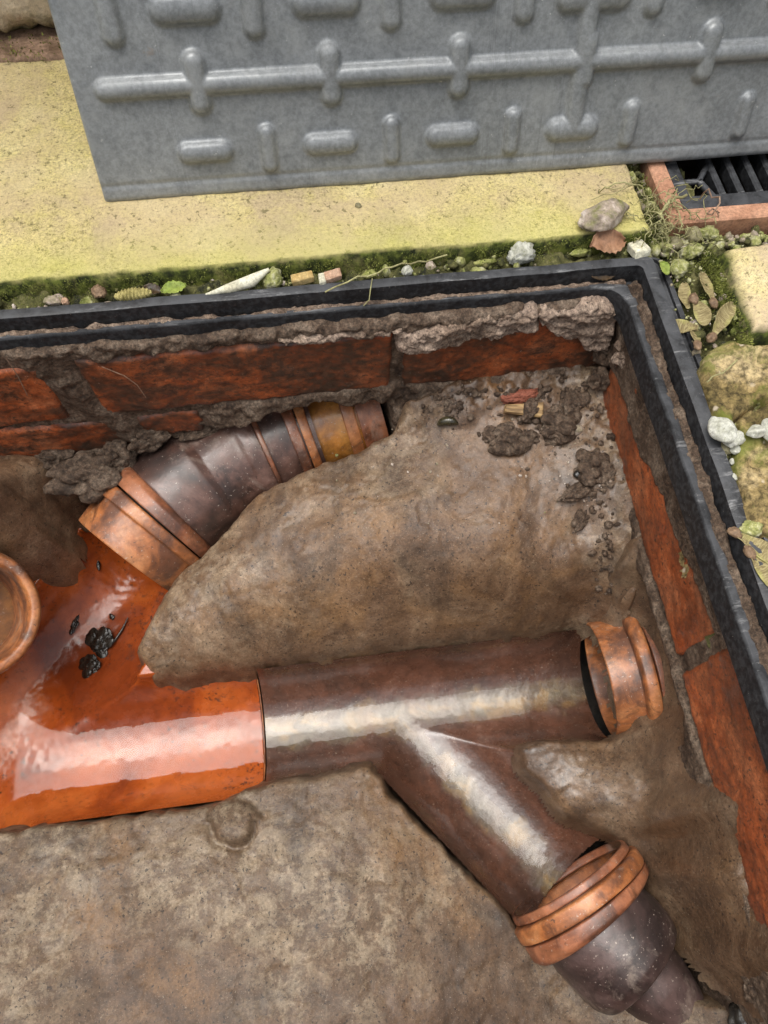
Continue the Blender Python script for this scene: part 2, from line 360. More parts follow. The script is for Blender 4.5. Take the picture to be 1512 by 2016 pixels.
def mat_galv():
    g = G('weathered_galvanised_steel')
    n = g.noise(14, 6, .62, .8); sp = g.voro(150); f = g.noise(380, 5, .7); st = g.noise(60, 5, .65, vec=g.map((4, .25, 1)))
    c = g.ramp(n, [(.2, (.185, .197, .206)), (.5, (.222, .234, .242)), (.8, (.27, .282, .288))])
    c = g.mix(.35, c, g.ramp(sp, [(.1, .75), (.6, 1.25)], raw=True), 'MULTIPLY')
    c = g.mix(.35, c, g.ramp(f, [(.35, .6), (.65, 1.35)]), 'MULTIPLY')
    c = g.mix(g.ramp(st, [(.66, 0.), (.72, .4)]), c, (.14, .145, .15))
    c = g.mix(g.ramp(g.noise(210, 4, .7), [(.67, 0.), (.73, .75)]), c, (.56, .56, .54))
    c = g.mix(g.ramp(g.noise(34, 6, .7), [(.68, 0.), (.78, .5)]), c, (.33, .24, .17))
    ln = g.noise(46, 2, .5, vec=g.map((4, .02, .02)))
    c = g.mix(g.math('MULTIPLY', g.ramp(g.math('ABSOLUTE', g.math('SUBTRACT', ln, .5)), [(0, 1.), (.012, 0.)], raw=True), g.ramp(g.noise(9, 3, .5), [(.46, 0.), (.56, .4)])), c, (.12, .125, .13))
    c = g.mix(g.ramp(g.noise(28, 9, .8, .3, vec=g.map((1, 1, 1), (0, 1, 0))), [(.50, 0.), (.62, .5)]), c, (.33, .34, .34))
    g.bump(n, .1, .002); g.bump(f, .2, .0004)
    return g.set(c, g.ramp(g.noise(30, 5, .6), [(.3, .42), (.7, .6)]), metal=.3, spec=.5)
M['galv'] = mat_galv()
def mat_slab(name, tint=(1, 1, 1), edge_y=None, side=None):
    g = G(name); t = lambda c: tuple(a * b for a, b in zip(c, tint))
    n = g.noise(13, 6, .6, .5); f = g.noise(430, 5, .85); f2 = g.noise(1000, 3, .6); md = g.noise(60, 8, .75, .2)
    c = g.ramp(n, [(.3, t((.42, .34, .19))), (.5, t((.55, .46, .205))), (.7, t((.62, .54, .27)))])
    c = g.mix(g.ramp(md, [(.45, 0.), (.7, .5)]), c, t((.50, .44, .13)))
    c = g.mix(.85, c, g.ramp(f, [(.26, .30), (.46, .88), (.74, 1.35)]), 'MULTIPLY')
    c = g.mix(g.ramp(f2, [(.59, 0.), (.64, .7)]), c, (.13, .10, .045))
    c = g.mix(g.ramp(g.noise(8, 6, .6, .4, vec=g.map((1, 1, 1), (0, .5, 1))), [(.42, 0.), (.66, .55)]), c, t((.47, .36, .235)))
    c = g.mix(g.ramp(g.noise(230, 4, .7, vec=g.map((1, 1, 1), (1, .5, 1))), [(.60, 0.), (.63, .75)]), c, (.13, .11, .05))
    c = g.mix(g.ramp(g.noise(17, 7, .7, .6, vec=g.map((1, 1, 1), (0, 0, 1))), [(.64, 0.), (.72, .5)]), c, (.30, .24, .17))
    mossf = g.noise(38, 7, .7, .5)
    if edge_y is not None:
        e = g.n('ShaderNodeMapRange'); g.l(g.math('ADD', g.axis(1), g.math('MULTIPLY', mossf, -.05)), e.inputs[0])
        e.inputs[1].default_value = edge_y - .022; e.inputs[2].default_value = edge_y + .018; e.inputs[3].default_value = .45; e.inputs[4].default_value = 0
        c = g.mix(e.outputs[0], c, t((.40, .40, .10)))
    dn = g.axis(2, g.geo('Normal'))      # moss grows on the damp vertical edges
    sidem = g.math('MULTIPLY', g.ramp(dn, [(.45, 1.), (.85, 0.)], raw=True), g.ramp(mossf, [(.34, .55), (.5, 1.)]))
    mcol = g.ramp(g.noise(130, 5, .7), [(.3, (.018, .022, .008)), (.5, (.05, .062, .014)), (.68, (.13, .15, .03))])
    c = g.mix(sidem, c, mcol)
    g.bump(md, .2, .0012); g.bump(f, .35, .0004); g.bump(f2, .4, .0003)
    return g.set(c, .85, spec=.25)
M['slab'] = mat_slab('algae_yellowed_concrete', edge_y=.369)
M['slab_right'] = mat_slab('pale_algae_concrete', (1.12, 1.12, 1.25))
def mat_moss_block():
    g = G('mossy_brown_concrete'); n = g.noise(26, 6, .65, .6); f = g.noise(240, 5, .7); ms = g.noise(30, 6, .7, .4, vec=g.map((1, 1, 1), (0, 0, 2)))
    c = g.ramp(n, [(.3, (.12, .09, .035)), (.5, (.24, .175, .075)), (.7, (.36, .28, .15))])
    c = g.mix(.85, c, g.ramp(f, [(.3, .25), (.5, .9), (.72, 1.6)]), 'MULTIPLY')
    c = g.mix(g.ramp(ms, [(.48, 0.), (.62, .8)]), c, (.15, .17, .03))
    c = g.mix(g.ramp(g.voro(70), [(.08, .8), (.16, 0.)]), c, (.55, .47, .36))
    g.bump(n, .5, .003); g.bump(f, .7, .0012)
    return g.set(c, .85, spec=.25)
M['block'] = mat_moss_block()
M['soil'] = mat_simple('mossy_damp_soil', (.018, .020, .009), (.075, .075, .022), 90, .9, .002, (.28, .25, .12), (.14, .13, .05))
M['moss'] = mat_simple('green_moss', (.05, .07, .012), (.17, .19, .035), 80, .9, .001, None, (.30, .32, .08))
M['stone_white'] = mat_simple('chalky_white_stone', (.36, .36, .29), (.58, .58, .52), 70, .8, .001, (.2, .22, .08))
M['stone_moss'] = mat_simple('mossy_white_stone', (.13, .15, .03), (.32, .32, .12), 90, .85, .0016, (.55, .55, .4), (.5, .48, .33), detail=9)
M['stone_pink'] = mat_simple('pinkish_buff_stone', (.16, .16, .05), (.36, .29, .23), 45, .8, .0016, (.2, .2, .06), (.62, .54, .47), detail=9)
M['stone_grey'] = mat_simple('olive_grey_pebble', (.16, .14, .07), (.30, .27, .16), 60, .6, .0005)
M['chip_tan'] = mat_simple('tan_clay_chip', (.42, .28, .10), (.58, .44, .2), 80, .75, .0006)
M['chip_pink'] = mat_simple('pink_brick_chip', (.42, .25, .16), (.55, .37, .26), 80, .75, .0006)
M['chip_green'] = mat_simple('green_stained_chip', (.16, .18, .035), (.38, .37, .14), 90, .85, .001, (.5, .46, .3), detail=9)
M['chip_white'] = mat_simple('cream_chip', (.55, .52, .38), (.68, .66, .52), 70, .7, .0005)
M['leaf_brown'] = mat_simple('dry_brown_leaf', (.22, .11, .06), (.34, .19, .11), 40, .6, .0006)
M['leaf_dark'] = mat_simple('sodden_dark_leaf', (.03, .02, .012), (.09, .055, .025), 60, .45, .0005)
M['leaf_green'] = mat_simple('yellow_green_leaf', (.16, .22, .03), (.33, .38, .09), 40, .6, .0005)
def mat_wing():
    g = G('papery_seed_wing'); v = g.noise(9, 4, .7, 1.2, vec=g.map((90, 14, 14))); n = g.noise(50, 5, .6)
    c = g.ramp(v, [(.3, (.13, .10, .045)), (.52, (.25, .20, .095)), (.74, (.36, .31, .16))])
    c = g.mix(g.ramp(n, [(.5, 0.), (.7, .5)]), c, (.42, .42, .12))
    g.bump(v, .35, .0003); return g.set(c, .75, spec=.25)
M['wing'] = mat_wing()
M['nut'] = mat_simple('brown_seed', (.14, .085, .05), (.30, .2, .12), 90, .65, .0006)
M['root'] = mat_simple('pale_rootlet', (.22, .2, .09), (.38, .36, .17), 60, .7, .0003)
M['root_brown'] = mat_simple('brown_hair_root', (.20, .12, .08), (.33, .22, .15), 60, .6, .0002)
M['black_sludge'] = mat_simple('glossy_black_sludge', (.006, .005, .004), (.028, .024, .018), 200, .16, .001, spec=.8)
M['slug'] = mat_simple('wet_dark_slug_skin', (.018, .015, .008), (.05, .042, .02), 260, .2, .0004, spec=.7)
M['wood'] = None
def mat_wood():
    g = G('weathered_wood_chip'); v = g.noise(7, 4, .6, .2, vec=g.map((6, 60, 60)))
    c = g.ramp(v, [(.33, (.10, .055, .022)), (.5, (.26, .16, .065)), (.66, (.38, .25, .11))]); g.bump(v, .5, .0008); return g.set(c, .6)
M['wood'] = mat_wood()
M['terracotta'] = mat_simple('salmon_terracotta_rim', (.40, .20, .12), (.50, .27, .17), 60, .7, .0005, (.3, .17, .1))
M['red_bit'] = mat_simple('orange_red_plastic', (.6, .12, .03), (.65, .16, .05), 50, .5, .0003)
M['red_brick_bit'] = mat_simple('soft_red_brick', (.2, .06, .035), (.3, .1, .06), 120, .7, .0012, (.08, .05, .03))
M['dark'] = mat_simple('dark_earth_and_bore_shade', (.010, .008, .006), (.03, .022, .016), 60, .6, .001)  # near-black; on the inlet pipe's bore it is painted shade, not earth
def mat_wall():
    g = G('painted_rough_wall'); n = g.noise(30, 6, .65, .5); f = g.noise(240, 5, .7)
    c = g.ramp(n, [(.3, (.56, .45, .32)), (.6, (.74, .63, .48))])
    c = g.mix(.45, c, g.ramp(f, [(.3, .5), (.7, 1.2)]), 'MULTIPLY')
    c = g.mix(g.ramp(g.noise(40, 6, .7, .4, vec=g.map((1, 1, 1), (1, 1, 0))), [(.62, 0.), (.7, .7)]), c, (.28, .12, .09))
    z = g.n('ShaderNodeMapRange'); g.l(g.math('ADD', g.axis(2), g.math('MULTIPLY', g.noise(45, 6, .7), -.06)), z.inputs[0])
    z.inputs[1].default_value = -.034; z.inputs[2].default_value = -.012; z.inputs[3].default_value = 1; z.inputs[4].default_value = 0
    c = g.mix(g.math('MULTIPLY', z.outputs[0], .9), c, g.ramp(f, [(.35, (.045, .05, .012)), (.65, (.19, .2, .05))]))
    g.bump(n, .6, .003); g.bump(f, .6, .0015); return g.set(c, .9, spec=.2)
M['wall'] = mat_wall()
def mat_water():
    g = G('shallow_clear_water'); g.t.nodes.remove(g.b)
    gl = g.n('ShaderNodeBsdfGlossy'); gl.inputs['Roughness'].default_value = .05
    tr = g.n('ShaderNodeBsdfTransparent'); tr.inputs[0].default_value = (.97, .95, .92, 1)
    fr = g.n('ShaderNodeFresnel'); fr.inputs[0].default_value = 1.36
    mx = g.n('ShaderNodeMixShader'); g.l(fr.outputs[0], mx.inputs[0]); g.l(tr.outputs[0], mx.inputs[1]); g.l(gl.outputs[0], mx.inputs[2]); g.l(mx.outputs[0], g.o.inputs[0])
    x = g.n('ShaderNodeBump'); x.inputs['Strength'].default_value = .12; x.inputs['Distance'].default_value = .0004; g.l(g.noise(40, 3, .5), x.inputs['Height'])
    g.l(x.outputs[0], gl.inputs['Normal']); return g.m
M['water'] = mat_water()

# ---------------------------------------------------------------- key dimensions (metres)
WY, WX = .332, .232            # brick faces of the back and right chamber walls
LX, FY = -.40, -.150           # left and front chamber walls, outside the picture
GX, GY = .2455, .3513          # outer corner of the plastic frame
CY, CZ, RO, RB = .1075, -.235, .0525, .0475   # main channel axis

# ---------------------------------------------------------------- ground
def rect_sheet(name, x0, x1, y0, y1, hx0, hx1, hy0, hy1, z, mat):
    V = [(x0, y0, z), (x1, y0, z), (x1, y1, z), (x0, y1, z), (hx0, hy0, z), (hx1, hy0, z), (hx1, hy1, z), (hx0, hy1, z)]
    return link(name, raw_mesh(name, V, [(0, 1, 5, 4), (1, 2, 6, 5), (2, 3, 7, 6), (3, 0, 4, 7)]), mat, None, False)
tag(rect_sheet('ground', -6, 6, -6, 6, LX - .005, GX - .004, FY - .004, GY - .004, -.055, M['soil']), kind='structure')
fl = raw_mesh('chamber_floor', [(LX - .1, FY - .1, -.33), (.5, FY - .1, -.33), (.5, .6, -.33), (LX - .1, .6, -.33)], [(0, 1, 2, 3)])
tag(link('floor', fl, M['dark']), kind='structure')
def soil_h(A, B): return -.016 + .005 * fbm(A, B, f=45, octs=4, seed=3) + .003 * fbm(A, B, f=200, octs=3, seed=4)
soil = relief('soil', [(-.5, GY - .003), (.30, GY - .003), (.30, .5), (-.5, .5)], soil_h, M['soil'], res=.0025)
tag(soil, kind='structure')
soil2 = relief('soil', [(GX - .003, -.3), (.5, -.3), (.5, GY + .02), (GX - .003, GY + .02)], lambda A, B: soil_h(A, B) - .001, M['soil'], res=.0025)
tag(soil2, kind='structure')

# ---------------------------------------------------------------- wall behind, with its base course
M['footing'] = mat_simple('damp_pinkish_brick', (.16, .10, .06), (.34, .22, .15), 60, .85, .0015, (.08, .08, .02))
hw = empty('garden_wall', (0, .62, 0)); tag(hw, 'pale painted masonry wall with mossy foot behind the grey cover', 'wall')
def wall_to3d(y0): return lambda A, B, h: np.stack([A, y0 - h, B], -1)
relief('render', [(-.9, -.004), (.9, -.004), (.9, 1.15), (-.9, 1.15)],
       lambda A, B: .003 * fbm(A, B, f=50, octs=5, seed=8) - .006 * sstep(.03, .0, B) * (1 + fbm(A, B, f=90, octs=3, seed=2)), M['wall'], hw, res=.006, r=.01, wob=.004, wobf=60, to3d=wall_to3d(.622))
relief('brick_footing', [(-.9, .597), (.9, .597), (.9, .65), (-.9, .65)], lambda A, B: -.003 + .002 * fbm(A, B, f=60, seed=1), M['footing'], hw, res=.003, wob=.002)

# ---------------------------------------------------------------- paving
def slab_h(seed): return lambda A, B: .0006 * fbm(A, B, f=25, octs=4, seed=seed) + .0003 * fbm(A, B, f=220, octs=3, seed=seed)
s1 = relief('paving_slab', [(-.62, .369), (.2485, .369), (.2475, .594), (-.62, .594)], slab_h(1), M['slab'], res=.0017, r=.003, depth=.006, wob=.0012, wobf=70)
tag(s1, 'long yellow algae stained paving slab under the leaning grey cover', 'paving slab')
a, b, c_, d_ = at_z(1440, 462, 0), at_z(1512, 600, 0), at_z(1495, 672, 0), at_z(1560, 452, 0)
s2 = relief('paving_slab', [(.296, .352), (.5, .356), (.5, .272), (.288, .275)], slab_h(2), M['slab_right'], res=.0017, r=.011, depth=.004, wob=.001, wobf=90)
tag(s2, 'pale yellow paving slab with worn mossy edge below the drain grating', 'paving slab')
def px_poly(pts, z): return [tuple(at_z(x, y, z)[:2]) for x, y in pts]
bh = lambda sd: (lambda A, B: -.002 + .0018 * fbm(A, B, f=30, octs=4, seed=sd) + .0024 * fbm(A, B, f=95, octs=6, seed=sd + 1, gain=.62))
k1 = relief('concrete_block', px_poly([(1388, 690), (1440, 668), (1508, 672), (1600, 680), (1600, 770), (1512, 778), (1478, 796), (1455, 812), (1445, 852), (1418, 832), (1402, 770)], 0), bh(11), M['block'], res=.0010, r=.005, wob=.002, wobf=60)
tag(k1, 'brown mossy concrete lump beside the frame, just below the pale slab', 'concrete block')
k2 = relief('concrete_block', px_poly([(1462, 822), (1480, 806), (1520, 790), (1620, 790), (1620, 1090), (1530, 1040), (1482, 1020), (1462, 930), (1455, 880)], 0), bh(23), M['block'], res=.0010, r=.005, wob=.002, wobf=60)
tag(k2, 'brown mossy concrete lump with white pebbles along its upper edge', 'concrete block')

# ---------------------------------------------------------------- gully with grating
gl = empty('drain_gully', (.36, .43, 0)); tag(gl, 'square gully with salmon terracotta rim and black slotted grating', 'drain gully')
gx0, gy0, gw = .2655, .376, .20
def box_v(x0, x1, y0, y1, z0, z1, bev=.0012):
    V = []
    for z, i in ((z0, 0), (z1 - bev, 0), (z1, bev)):
        V += [(x0 + i, y0 + i, z), (x1 - i, y0 + i, z), (x1 - i, y1 - i, z), (x0 + i, y1 - i, z)]
    F = [(3, 2, 1, 0), (8, 9, 10, 11)] + [(k * 4 + j, k * 4 + (j + 1) % 4, k * 4 + 4 + (j + 1) % 4, k * 4 + 4 + j) for k in (0, 1) for j in range(4)]
    return V, F
def boxes(name, lst, mat, parent, smooth=False):
    V, F = [], []
    for bx in lst:
        v, f = box_v(*bx); F += [tuple(i + len(V) for i in q) for q in f]; V += v
    return link(name, raw_mesh(name, V, F), mat, parent, smooth)
rw = .0135
boxes('rim', [(gx0, gx0 + gw, gy0, gy0 + rw, -.03, -.003), (gx0, gx0 + gw, gy0 + gw - rw, gy0 + gw, -.03, -.003), (gx0, gx0 + rw, gy0 + rw, gy0 + gw - rw, -.03, -.0028), (gx0 + gw - rw, gx0 + gw, gy0 + rw, gy0 + gw - rw, -.03, -.0028)], M['terracotta'], gl)
i0, j0, iw = gx0 + rw + .001, gy0 + rw + .001, gw - 2 * rw - .002
boxes('grating_border', [(i0, i0 + iw, j0, j0 + .014, -.02, -.006), (i0, i0 + iw, j0 + iw - .014, j0 + iw, -.02, -.006), (i0, i0 + .011, j0 + .014, j0 + iw - .014, -.02, -.0065), (i0 + iw - .011, i0 + iw, j0 + .014, j0 + iw - .014, -.02, -.0065)], M['plastic'], gl)
bar0 = None
for k in range(9):
    x = i0 + .034 + k * .0145
    if bar0 is None: bar0 = boxes('grating_bar', [(x, x + .0055, j0 + .014, j0 + iw - .014, -.018, -.008)], M['plastic'], gl); xb = x
    else:
        o = bar0.copy(); COL.objects.link(o); o.location.x += x - xb
tube('grating_strut', [(i0 + .01, j0 + .032, -.011), (i0 + .024, j0 + .032, -.011), (i0 + .034, j0 + .046, -.011)], .0026, M['plastic'], gl, 6)
tube('grating_strut', [(i0 + .024, j0 + .032, -.011), (i0 + .030, j0 + .015, -.011)], .0026, M['plastic'], gl, 6)
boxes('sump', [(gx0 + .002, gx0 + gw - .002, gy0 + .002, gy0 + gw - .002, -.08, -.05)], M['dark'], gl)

# ---------------------------------------------------------------- access frame (black plastic)
fr = empty('access_frame', (GX, GY, 0)); tag(fr, 'black plastic access frame with dirty recessed ledge round the open chamber', 'access frame')
#   inward offset at back/front, at right/left, height, corner radius
PROF = [(.0, .0, -.052, .004), (.0, .0, -.0075, .004), (.0006, .0006, -.0063, .004), (.0015, .0015, -.006, .004), (.0064, .0086, -.006, .004), (.0076, .0097, -.0066, .004), (.008, .0101, -.008, .003),
        (.0082, .0104, -.022, .003), (.0098, .0125, -.0225, .006), (.0102, .015, -.0195, .012), (.0106, .0165, -.0188, .014), (.0128, .0205, -.0188, .017), (.0136, .0214, -.0196, .018), (.0140, .0218, -.021, .018), (.0146, .0222, -.039, .02), (.0112, .018, -.040, .018), (.0112, .018, -.045, .018)]
def ring_path(ob, orr, z, rad, nseg=8, nst=60):
    x0, x1, y0, y1 = LX - .0135 + orr, GX - orr, FY - .0193 + ob, GY - ob
    pts = []
    for cx, cy, a0 in ((x1 - rad, y1 - rad, 0), (x0 + rad, y1 - rad, 90), (x0 + rad, y0 + rad, 180), (x1 - rad, y0 + rad, 270)):
        for k in range(nseg + 1):
            t = math.radians(a0 + 90 * k / nseg); pts.append((cx + rad * math.cos(t), cy + rad * math.sin(t)))
    out = []
    for i, p in enumerate(pts):
        q = pts[(i + 1) % len(pts)]
        n = nst if (i % (nseg + 1)) == nseg else 1
        for k in range(n): out.append((p[0] + (q[0] - p[0]) * k / n, p[1] + (q[1] - p[1]) * k / n, z))
    return np.array(out)
Rg = np.array([ring_path(*p) for p in PROF])
Rg[..., 2] += .0006 * vnoise(Rg[..., 0] * 25, Rg[..., 1] * 25, seed=4); wv = .0005 * vnoise(Rg[..., 0] * 40, Rg[..., 1] * 40, seed=9)
Rg[..., 0] += wv; Rg[..., 1] += wv
fo = link('frame_body', raw_mesh('frame_body', Rg, grid_faces(Rg.shape[0], Rg.shape[1], wrap=True)), M['plastic'], fr)
e = fo.modifiers.new('edge', 'EDGE_SPLIT'); e.split_angle = math.radians(40)
FL = [(-.0002, -.0005, -.05, .004), (-.0002, -.0005, -.0125, .004), (-.0008, -.0055, -.0125, .006), (-.0010, -.006, -.0105, .006), (-.0022, -.0095, -.0105, .008), (-.0024, -.010, -.0115, .008), (-.0026, -.010, -.05, .008)]
Rf = np.array([ring_path(*p) for p in FL])
f2 = link('flange', raw_mesh('flange', Rf, grid_faces(Rf.shape[0], Rf.shape[1], wrap=True)), M['plastic'], fr)
e = f2.modifiers.new('edge', 'EDGE_SPLIT'); e.split_angle = math.radians(40)
M['dirt'] = mat_mortar('dusty_pink_brown_dirt', .9, .25); M['dirt_dark'] = mat_mortar('damp_brown_dirt', .55)
def dirt_back(A, B): return -.0186 + .0016 * fbm(A, B, f=130, octs=4, seed=6) + .0012 * ridged(A * .2, B, f=260, octs=2, seed=6)
def led(A, B): return dirt_back(A, B)
dd1 = relief('ledge_dirt', [(-.40, GY - .0118), (.228, GY - .0118), (.228, GY - .0080), (-.40, GY - .0080)], led, M['dirt'], fr, res=.0008, r=.001, depth=.001, wob=.0006, wobf=90); tag(dd1, kind='stuff')
dd2 = relief('ledge_dirt', [(GX - .0172, -.15), (GX - .0106, -.15), (GX - .0106, GY - .011), (GX - .0172, GY - .011)], lambda A, B: dirt_back(B, A) - .0012 + .0034 * sstep(GX - .017, GX - .011, A), M['dirt_dark'], fr, res=.0008, r=.001, depth=.001, wob=.0008, wobf=90); tag(dd2, kind='stuff')

# ---------------------------------------------------------------- chamber walls
def back3d(A, B, h): return np.stack([A, WY - h, B], -1)
def right3d(A, B, h): return np.stack([WX - h, A, B], -1)
def brick(u0, u1, v0, v1, to3d, parent, seed, out=.0, wobble=.0011, mat=None):
    return relief('brick', [(u0, v0), (u1, v0), (u1, v1), (u0, v1)], lambda A, B: out + .0008 * fbm(A, B, f=50, octs=4, seed=seed) + .0005 * fbm(A, B, f=260, octs=2, seed=seed), mat or M['brick'], parent, res=.002, r=.0035, depth=.004, wob=wobble, wobf=55, steep=3, to3d=to3d, seed=seed)
bw = empty('brick_wall', (0, WY, -.05)); tag(bw, 'red brick back wall of the chamber with crumbling mortar under the frame', 'brick wall')
mrow = [(-200, 735), (0, 712), (60, 712), (130, 722), (175, 724), (240, 716), (330, 708), (400, 697), (430, 690), (480, 688), (560, 688), (600, 690), (640, 676), (700, 671), (745, 666), (778, 664)]
mpt = np.array([at_y(x, y, WY - .004)[[0, 2]] for x, y in mrow])
def back_mortar(A, B):
    n = .0038 * fbm(A, B, f=70, octs=4, seed=31); f = .0014 * fbm(A, B, f=170, octs=4, seed=32)
    line = np.interp(A, mpt[:, 0], mpt[:, 1]); up = sstep(-.0015, .0025, B - line + n * .5)
    h = -.0035 + f * .6
    thk = .0042 + .002 * sstep(-.02, .06, A); h = np.maximum(h, -.004 + up * (thk + n * .55 + f))
    # smear over the left joint
    jl = np.exp(-((A + .174 + .35 * (B + .075)) / .012) ** 2); h = np.maximum(h, -.004 + jl * (.0055 + f))
    # fillet below the first course, widening to the right where it buries the second course
    rt = sstep(-.11, -.06, A); lowline = -.1075 + .002 * np.sin(A * 40) + n * .35
    dn = sstep(.003, -.003, B - lowline); h = np.maximum(h, -.004 + dn * (rt * (.006 + n * .6 + f + np.clip(-.11 - B, 0, .03) * .2) + (1 - rt) * (-.0015 + f)))
    return h
opening = [tuple(at_y(x, y, WY - .005)[[0, 2]]) for x, y in [(215, 905), (260, 885), (330, 862), (420, 852), (480, 836), (530, 820), (575, 812), (620, 800), (665, 800), (700, 806), (740, 797), (768, 797)]]
relief('mortar', [(-.42, -.26), (opening[0][0] - .02, -.26)] + opening + [(opening[-1][0] + .01, -.26), (WX + .03, -.26), (WX + .03, -.0285), (-.42, -.0285)], back_mortar, M['mortar'], bw, res=.0016, r=.004, depth=.006, wob=.002, wobf=80, to3d=back3d)
brick(-.385, -.186, -.111, -.046, back3d, bw, 1)
brick(-.160, .0615, -.1095, -.043, back3d, bw, 2)
brick(.071, .245, -.1105, -.045, back3d, bw, 3, -.001)
brick(-.365, -.150, -.185, -.1185, back3d, bw, 4, -.0005, .003)
brick(-.140, -.092, -.148, -.1195, back3d, bw, 5, -.001, .003)
def chunk(poly, thick, plane, parent, mat, seed, rough=.0032, z=None):
    f3 = back3d if plane == 'b' else right3d
    pp = [tuple(at_y(x, y, WY - .006)[[0, 2]]) if plane == 'b' else tuple(at_x(x, y, WX - .006)[[1, 2]]) for x, y in poly]
    return relief('mortar_chunk', pp, lambda A, B: thick + rough * fbm(A * .6, B, f=75, octs=6, seed=seed, gain=.62) + .0012 * ridged(A * .4, B, f=150, octs=3, seed=seed), mat, parent, res=.0009, r=.004, depth=.004, wob=.0028, wobf=110, to3d=f3, seed=seed)
chunk([(778, 662), (900, 648), (1000, 630), (1052, 624), (1054, 645), (1054, 660), (960, 672), (880, 690), (825, 700), (783, 697), (780, 670)], .005, 'b', bw, M['mortar_pale'], 41)
chunk([(1070, 622), (1140, 611), (1205, 606), (1220, 630), (1212, 646), (1195, 690), (1165, 690), (1140, 668), (1100, 668), (1072, 652)], .006, 'b', bw, M['mortar_pale'], 42)
chunk([(560, 680), (620, 670), (700, 664), (770, 660), (772, 668), (700, 668), (640, 684), (610, 690), (570, 690), (548, 684)], .004, 'b', bw, M['mortar_pale'], 43)

rwl = empty('brick_wall', (WX, .1, -.05)); tag(rwl, 'red brick right hand wall of the chamber half covered with mortar', 'brick wall')
rrow = [(1185, 690), (1215, 770), (1240, 850), (1256, 900), (1275, 925), (1300, 985), (1330, 1060), (1352, 1110), (1380, 1190), (1394, 1240)]
rpt = np.array([at_x(x, y, WX)[[1, 2]] for x, y in rrow])[::-1]
def right_mortar(A, B):
    n = .0026 * fbm(A, B, f=60, octs=4, seed=51); f = .0006 * fbm(A, B, f=180, octs=4, seed=52)
    line = np.interp(A, rpt[:, 0], rpt[:, 1]); line = np.where(A < .095, -.040, line)
    up = sstep(-.001, .0022, B - line - .004 + n * .45); h = -.0035 + f * .6
    h = np.maximum(h, -.004 + up * (.0056 + n * .5 + f))
    jn = sstep(.009, .005, np.abs(A - .0915 + .12 * (B + .08))) * sstep(-.125, -.11, B); h = np.maximum(h, -.004 + jn * (.003 + f))
    low = sstep(.002, -.004, B + .1275 + n * .8 + .004 * np.sin(A * 23)); h = np.maximum(h, -.004 + low * (.0058 + f + n * .3))
    return h
relief('mortar', [(-.18, -.26), (.042, -.26), (.042, -.150), (.06, -.138), (.16, -.138), (.178, -.150), (.178, -.26), (WY + .01, -.26), (WY + .01, -.036), (-.18, -.036)], right_mortar, M['mortar'], rwl, res=.0016, r=.001, depth=.002, to3d=right3d)
brick(.0975, .318, -.1245, -.044, right3d, rwl, 6, mat=M['brick_clean'])
brick(-.127, .0865, -.130, -.043, right3d, rwl, 7, mat=M['brick_clean'])
brick(-.35, -.137, -.130, -.043, right3d, rwl, 8, mat=M['brick_clean'])
brick(.190, .275, -.205, -.137, right3d, rwl, 9)
brick(-.165, .035, -.205, -.1385, right3d, rwl, 10)
lw = empty('brick_wall', (LX, .1, -.05)); tag(lw, 'brick left hand wall of the chamber facing the open pipe ends', 'brick wall')
fw = empty('brick_wall', (0, FY, -.05)); tag(fw, 'brick front wall of the chamber nearest the viewer', 'brick wall')
relief('mortar', [(-.18, -.32), (WY, -.32), (WY, -.04), (-.18, -.04)], lambda A, B: -.004 + .001 * fbm(A, B, f=80), M['mortar'], lw, res=.008, to3d=lambda A, B, h: np.stack([LX + h, A, B], -1))
relief('mortar', [(LX, -.32), (.26, -.32), (.26, -.04), (LX, -.04)], lambda A, B: -.004 + .001 * fbm(A, B, f=80), M['mortar'], fw, res=.008, to3d=lambda A, B, h: np.stack([A, FY + h, B], -1))
for v in (-.11, -.185, -.26):
    for u in (-.13, .095):
        relief('brick', [(u, v), (u + .213, v), (u + .213, v + .066), (u, v + .066)], lambda A, B: 0 * A, M['brick'], lw, res=.012, depth=.004, steep=3, to3d=lambda A, B, h: np.stack([LX + h, A, B], -1))
    for u in (-.39, -.165, .06):
        relief('brick', [(u, v), (u + .213, v), (u + .213, v + .066), (u, v + .066)], lambda A, B: 0 * A, M['brick'], fw, res=.012, depth=.004, steep=3, to3d=lambda A, B, h: np.stack([A, FY + h, B], -1))

# ---------------------------------------------------------------- channels (half pipes in the floor)
UD = np.array([.606, .795]); UN = np.array([.795, -.606]); UO = -.303       # upper left branch: direction, normal, offset
BD = np.array([.606, -.795]); BN = np.array([.795, .606])                      # lower right branch
BO = (np.array([.021, .055]) @ BN + np.array([.137, .062]) @ BN) / 2
def half(dist, R): return np.where(np.abs(dist) < R, CZ - np.sqrt(np.maximum(R * R - dist * dist, 0)), CZ + 2e-3)
def smin(a, b, k): h = np.clip(.5 + .5 * (b - a) / k, 0, 1); return b * (1 - h) + a * h - k * h * (1 - h)
def heightmesh(name, x0, x1, y0, y1, res, fn, mat, parent=None, keepf=None):
    a = np.arange(x0, x1 + res * .5, res); b = np.arange(y0, y1 + res * .5, res); A, B = np.meshgrid(a, b); Z = fn(A, B)
    keep = None if keepf is None else keepf(A, B)
    V, F = compact(np.stack([A, B, Z], -1), grid_faces(*A.shape, keep)); return link(name, raw_mesh(name, V, F), mat, parent)
XJ = -.0745
